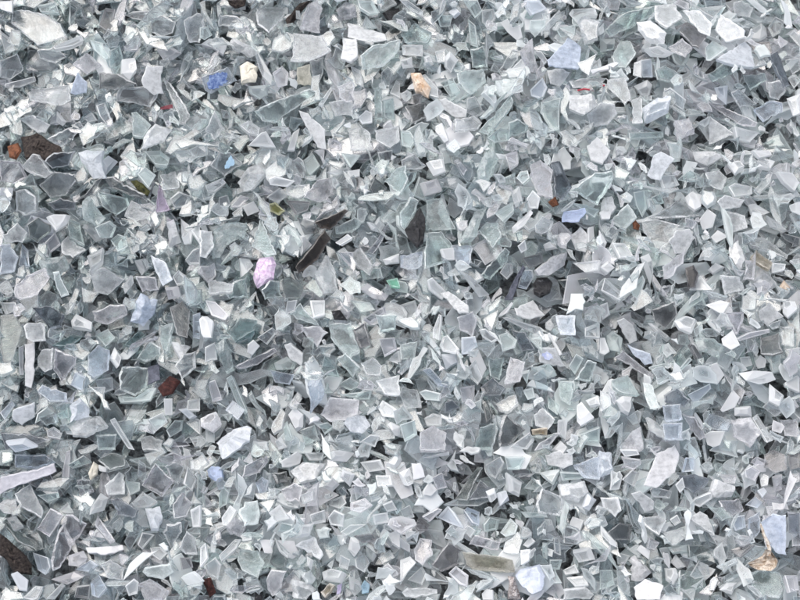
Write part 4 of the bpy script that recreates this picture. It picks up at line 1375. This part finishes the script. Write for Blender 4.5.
GROUP = "glass shards lying on top of the heap"
def place(e):
    st, key = e['style'], e['key']
    size = math.sqrt(e['area']) * FRAME_W / PXW
    if st in SOLID:
        name, _, cat, lab, _p = SPECIAL[key]
        t = min(.006, size * .35)
        if key in ('leaf', 'redthread'): return odd(e)
        P, nrm, t = settle(e['px'], t, .4)
        mark(P, nrm); u, v = basis(nrm); q = P.mean(0)
        p = ccw(np.stack([(P - q) @ u, (P - q) @ v], 1))
        if st in ('ceramic', 'ceramicl', 'slate', 'red') : V, T, E, _w = shard_mesh(refine(p, .003, .0002), t * .8, .0005, False, .3)
        elif st in ('pink', 'speckle', 'tan'): V, T, E = lump_mesh(refine(p, .004, .02 * size), t, .09)
        else: V, T, E = lump_mesh(refine(p, .005, .02 * size), t, .1, .3)
        o = tri_obj(name, V @ np.stack([u, v, nrm]), T, E, None, SOLID[st]); o.location = q
        o['label'], o['category'] = lab, cat
        return o
    tint, rim = style_params(st)
    t = float(np.clip(rng.uniform(.0025, .0045), 0, size * .45))
    chunk = (st[0] in 'wW' and not rim and rng.random() < .4) or (st[0] == 'd' and not rim and rng.random() < .2)
    if key in ('whiterect', 'whiterect2', 'paletriangle', 'bluetriangle', 'bluerect', 'bigwhite', 'blueslab', 'lavplate'): chunk = False
    if key in ('bluechunk', 'bluecrumb'): chunk = True
    if chunk: t = min(t * 1.6, size * .5)
    P, nrm, t = settle(e['px'], t, .28 if e['area'] > 650 else .5)
    mark(P, nrm); u, v = basis(nrm); q = P.mean(0)
    p = ccw(np.stack([(P - q) @ u, (P - q) @ v], 1))
    big = '+' in st
    V, T, E, W = shard_mesh(refine(p) if e['own'] else p, t, (.0013 if big else .0009) if rim else .00055, chunk, (1. if big else .9) if rim else .6)
    C = point_tint(tint, W)
    if not e['own']:
        mass.add(V @ np.stack([u, v, nrm]) + q, T, E, C); return None
    o = tri_obj('glass_shard', V @ np.stack([u, v, nrm]), T, E, C, GLASS); o.location = q
    o['category'] = 'glass shard'; o['group'] = GROUP
    e['o'] = o
    tile = lambda ox, oy, s: [(ox + float(a.split(',')[0]) / 4, oy + float(a.split(',')[1]) / 4) for a in s.split()]
    if key == 'blueprint': patch(o, 'blue_print', tile(200, 0, '28,335 40,305 75,288 108,290 112,325 70,352 35,358'), P, nrm, SOLID['bluepaint'])
    if key == 'bluefleck': patch(o, 'blue_fleck', tile(200, 150, '97,62 125,22 140,52 108,78'), P, nrm, SOLID['lightblue'])
    if key == 'bluestain': patch(o, 'blue_stain', tile(400, 300, '568,215 590,205 618,230 600,240 575,235'), P, nrm, SOLID['stain'])
    return o

def tube(pts, r, name, mat, origin, parent=None, sides=6):
    pts = [np.array(a, float) for a in pts]; V, T = [], []
    for i, a in enumerate(pts):
        d = pts[min(i + 1, len(pts) - 1)] - pts[max(i - 1, 0)]; d /= np.linalg.norm(d)
        u = np.cross(d, [0, 0, 1.]); u /= np.linalg.norm(u) + 1e-9; w = np.cross(u, d)
        rr = r[i] if isinstance(r, (list, tuple)) else r
        for k in range(sides):
            th = 2 * math.pi * k / sides; V.append(a + rr * (math.cos(th) * u + math.sin(th) * w))
    for i in range(len(pts) - 1):
        for k in range(sides):
            a, b = i * sides + k, i * sides + (k + 1) % sides; T += [(a, b, b + sides), (a, b + sides, a + sides)]
    e = (len(pts) - 1) * sides
    for k in range(1, sides - 1): T += [(0, k + 1, k), (e, e + k, e + k + 1)]
    T = np.array(T)
    return tri_obj(name, np.array(V) - origin, T, np.zeros(len(T)), None, mat, parent)

def on_heap(x, y, lift):
    w = at(x, y, Z0 + .01)
    for _ in range(3):
        i, j = int((w.x + HX) / CELL), int((w.y + HY) / CELL); w = at(x, y, H[i, j] + lift)
    return np.array(w)

def odd(e):
    name, st, cat, lab, _p = SPECIAL[e['key']]
    if e['key'] == 'redthread':
        px = [(578, 90.5), (584, 89), (589, 89.6), (594, 87.5), (599, 86.8), (604, 85.5)]
        pts = [on_heap(x, y, .001) for x, y in px]; q = pts[0]
        o = tube(pts, .0007, name, SOLID[st], q); o.location = q
    else:                               # curled leaf: a cupped, crinkled blade drawn out into a stem
        base = on_heap(766, 561, .004)
        prof = [((748, 563), (751, 567)), ((755, 560), (758, 570)), ((762, 556), (764, 570.5)), ((766, 549), (771, 571)), ((771, 551), (776, 567)), ((774, 555), (778, 561))]
        zr = max(on_heap(x, y, 0)[2] for a in prof for x, y in a) + .003
        rows = []
        for i, (a, b) in enumerate(prof):
            row = []
            for k in range(7):
                f = k / 6; x, y = a[0] + (b[0] - a[0]) * f, a[1] + (b[1] - a[1]) * f
                z = zr + .006 * abs(f - .45) * 2 * (.3 + i / 5) + .0026 * math.sin(i * 2.3 + k * 1.9) + rng.normal(0, .0008) + (.004 if k == 0 and i > 2 else 0)
                row.append(np.array(at(x, y, z)))
            rows.append(row)
        V = [v for r in rows for v in r]; n = len(V); V += [v - np.array([0, 0, .0006]) for v in V]; T = []
        I = lambda i, k: i * 7 + k
        for i in range(5):
            for k in range(6):
                a, b, c2, d = I(i, k), I(i, k + 1), I(i + 1, k + 1), I(i + 1, k)
                T += [(a, b, c2), (a, c2, d), (a + n, c2 + n, b + n), (a + n, d + n, c2 + n)]
        rim = [I(0, k) for k in range(7)] + [I(i, 6) for i in range(1, 6)] + [I(5, k) for k in range(5, -1, -1)] + [I(i, 0) for i in range(4, 0, -1)]
        for a, b in zip(rim, rim[1:] + rim[:1]): T += [(a, a + n, b + n), (a, b + n, b)]
        T = np.array(T); q = base
        o = bpy.data.objects.new(name, None); COL.objects.link(o); o.location = q; o.empty_display_size = .01
        tri_obj('blade', np.array(V) - q, T, np.zeros(len(T)), None, SOLID['leaf'], o)
        spx = [(769, 556), (769.5, 549), (767.5, 542), (764, 535), (762, 528), (760.5, 524)]
        pts = [np.array(at(x, y, zr + .006 + .0012 * i)) for i, (x, y) in enumerate(spx)]
        tube(pts, [.0016, .0014, .0013, .0011, .0009, .0006], 'stem', SOLID['leaf'], q, o)
    o['label'], o['category'] = lab, cat
    return o

# broad clear plates settle first, bright and odd pieces later
order = sorted(entries, key=lambda e: ({'c': 0, 'd': 1, 'w': 2, 'W': 3}.get(e['style'][0], 2) + (-9 if e['style'] in ('bark', 'black', 'darkred') else 3 if e['key'] else 0) + (9 if e['key'] in ('leaf', 'redthread') else 0) + rng.uniform(0, 1.2)))
late = [e for e in order if e['key'] in ('leaf', 'redthread')]
for e in order:
    if e not in late: place(e)
print("heroes", time.time() - T0)

def fill_gaps(n, lo, hi, tol, band):
    """small fragments dropped only where no traced piece lies"""
    c = 0
    for _ in range(n):
        x, y = rng.uniform(-HX + .1, HX - .1), rng.uniform(-HY + .08, HY - .08)
        i, j = int((x + HX) / CELL), int((y + HY) / CELL)
        if HERO[i, j]: continue
        r = max(2, int(lo / CELL * .5))
        if HERO[max(i - r, 0):i + r, max(j - r, 0):j + r].mean() > tol: continue
        loc = H[max(i - 12, 0):i + 12, max(j - 12, 0):j + 12].mean()
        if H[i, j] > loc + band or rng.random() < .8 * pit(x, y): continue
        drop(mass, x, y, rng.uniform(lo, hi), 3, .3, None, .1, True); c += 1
    return c
print("gaps", fill_gaps(11000, .008, .02, .25, .001), fill_gaps(11000, .004, .010, .2, .0), time.time() - T0)
for e in late: odd(e)
m = mass.build("glass_shards", GLASS_FINE)
m["kind"] = "stuff"; m["label"] = "mass of small clear and pale green crushed glass fragments filling the heap"; m["category"] = "crushed glass"

# ------------------------------------------------------------------ labels that single out each shard
LM = [(e['c'], SPECIAL[e['key']][4], e) for e in entries if e['key']]
areas = sorted(e['area'] for e in glass if e.get('o'))
q1, q3 = areas[int(len(areas) * .35)], areas[int(len(areas) * .75)]
def look(e):
    st = e['style']; A = np.array(e['px'], float); A = A - A.mean(0)
    w = np.linalg.svd(A)[1]; asp = w[0] / max(w[1], 1e-6); n = len(A)
    size = 'large' if e['area'] > q3 else ('small' if e['area'] < q1 else '')
    tone = {'c': 'clear', 'd': 'frosted', 'w': 'whitish', 'W': 'white'}[st[0]]
    if 'k' in st: tone = 'dark'
    col = 'greenish' if 'g' in st else 'lilac' if 'l' in st else 'bluish' if 'b' in st else 'grey' if st[0] in 'cd' else ''
    shape = 'sliver' if asp > 3.2 else 'long shard' if asp > 2.0 else 'triangular shard' if n == 3 else 'four-sided shard' if n == 4 else 'shard'
    return ' '.join(x for x in (size, tone, col, shape) if x) + (' with bright rim' if 'r' in st else '')
def direction(d):
    a = math.degrees(math.atan2(-d[1], d[0])) % 360
    return ['right of', 'above right of', 'above', 'above left of', 'left of', 'below left of', 'below', 'below right of'][int((a + 22.5) // 45) % 8]
used = {}
plain = []
for e in glass:
    if not e.get('o'): continue
    if e['key']:
        e['o']['label'] = SPECIAL[e['key']][3]; used[SPECIAL[e['key']][3]] = 1
    else: plain.append(e)
for e in plain:
    near = sorted(LM, key=lambda l: np.hypot(*(e['c'] - l[0])))[:6]; lk = look(e)
    cands = [f"{lk} {direction(e['c'] - l[0])} the {l[1]}" for l in near[:2]]
    cands += [f"{lk} {direction(e['c'] - a[0])} the {a[1]}, {direction(e['c'] - b[0])} the {b[1]}" for a in near[:3] for b in near if a is not b]
    cands = [c for c in cands if len(c.split()) <= 16] or cands
    for c in cands:
        if c not in used: break
    else: c = f"{cands[0]} by itself"
    used[c] = 1; e['o']['label'] = c
print("done", time.time() - T0, "objects", len(scene.objects))
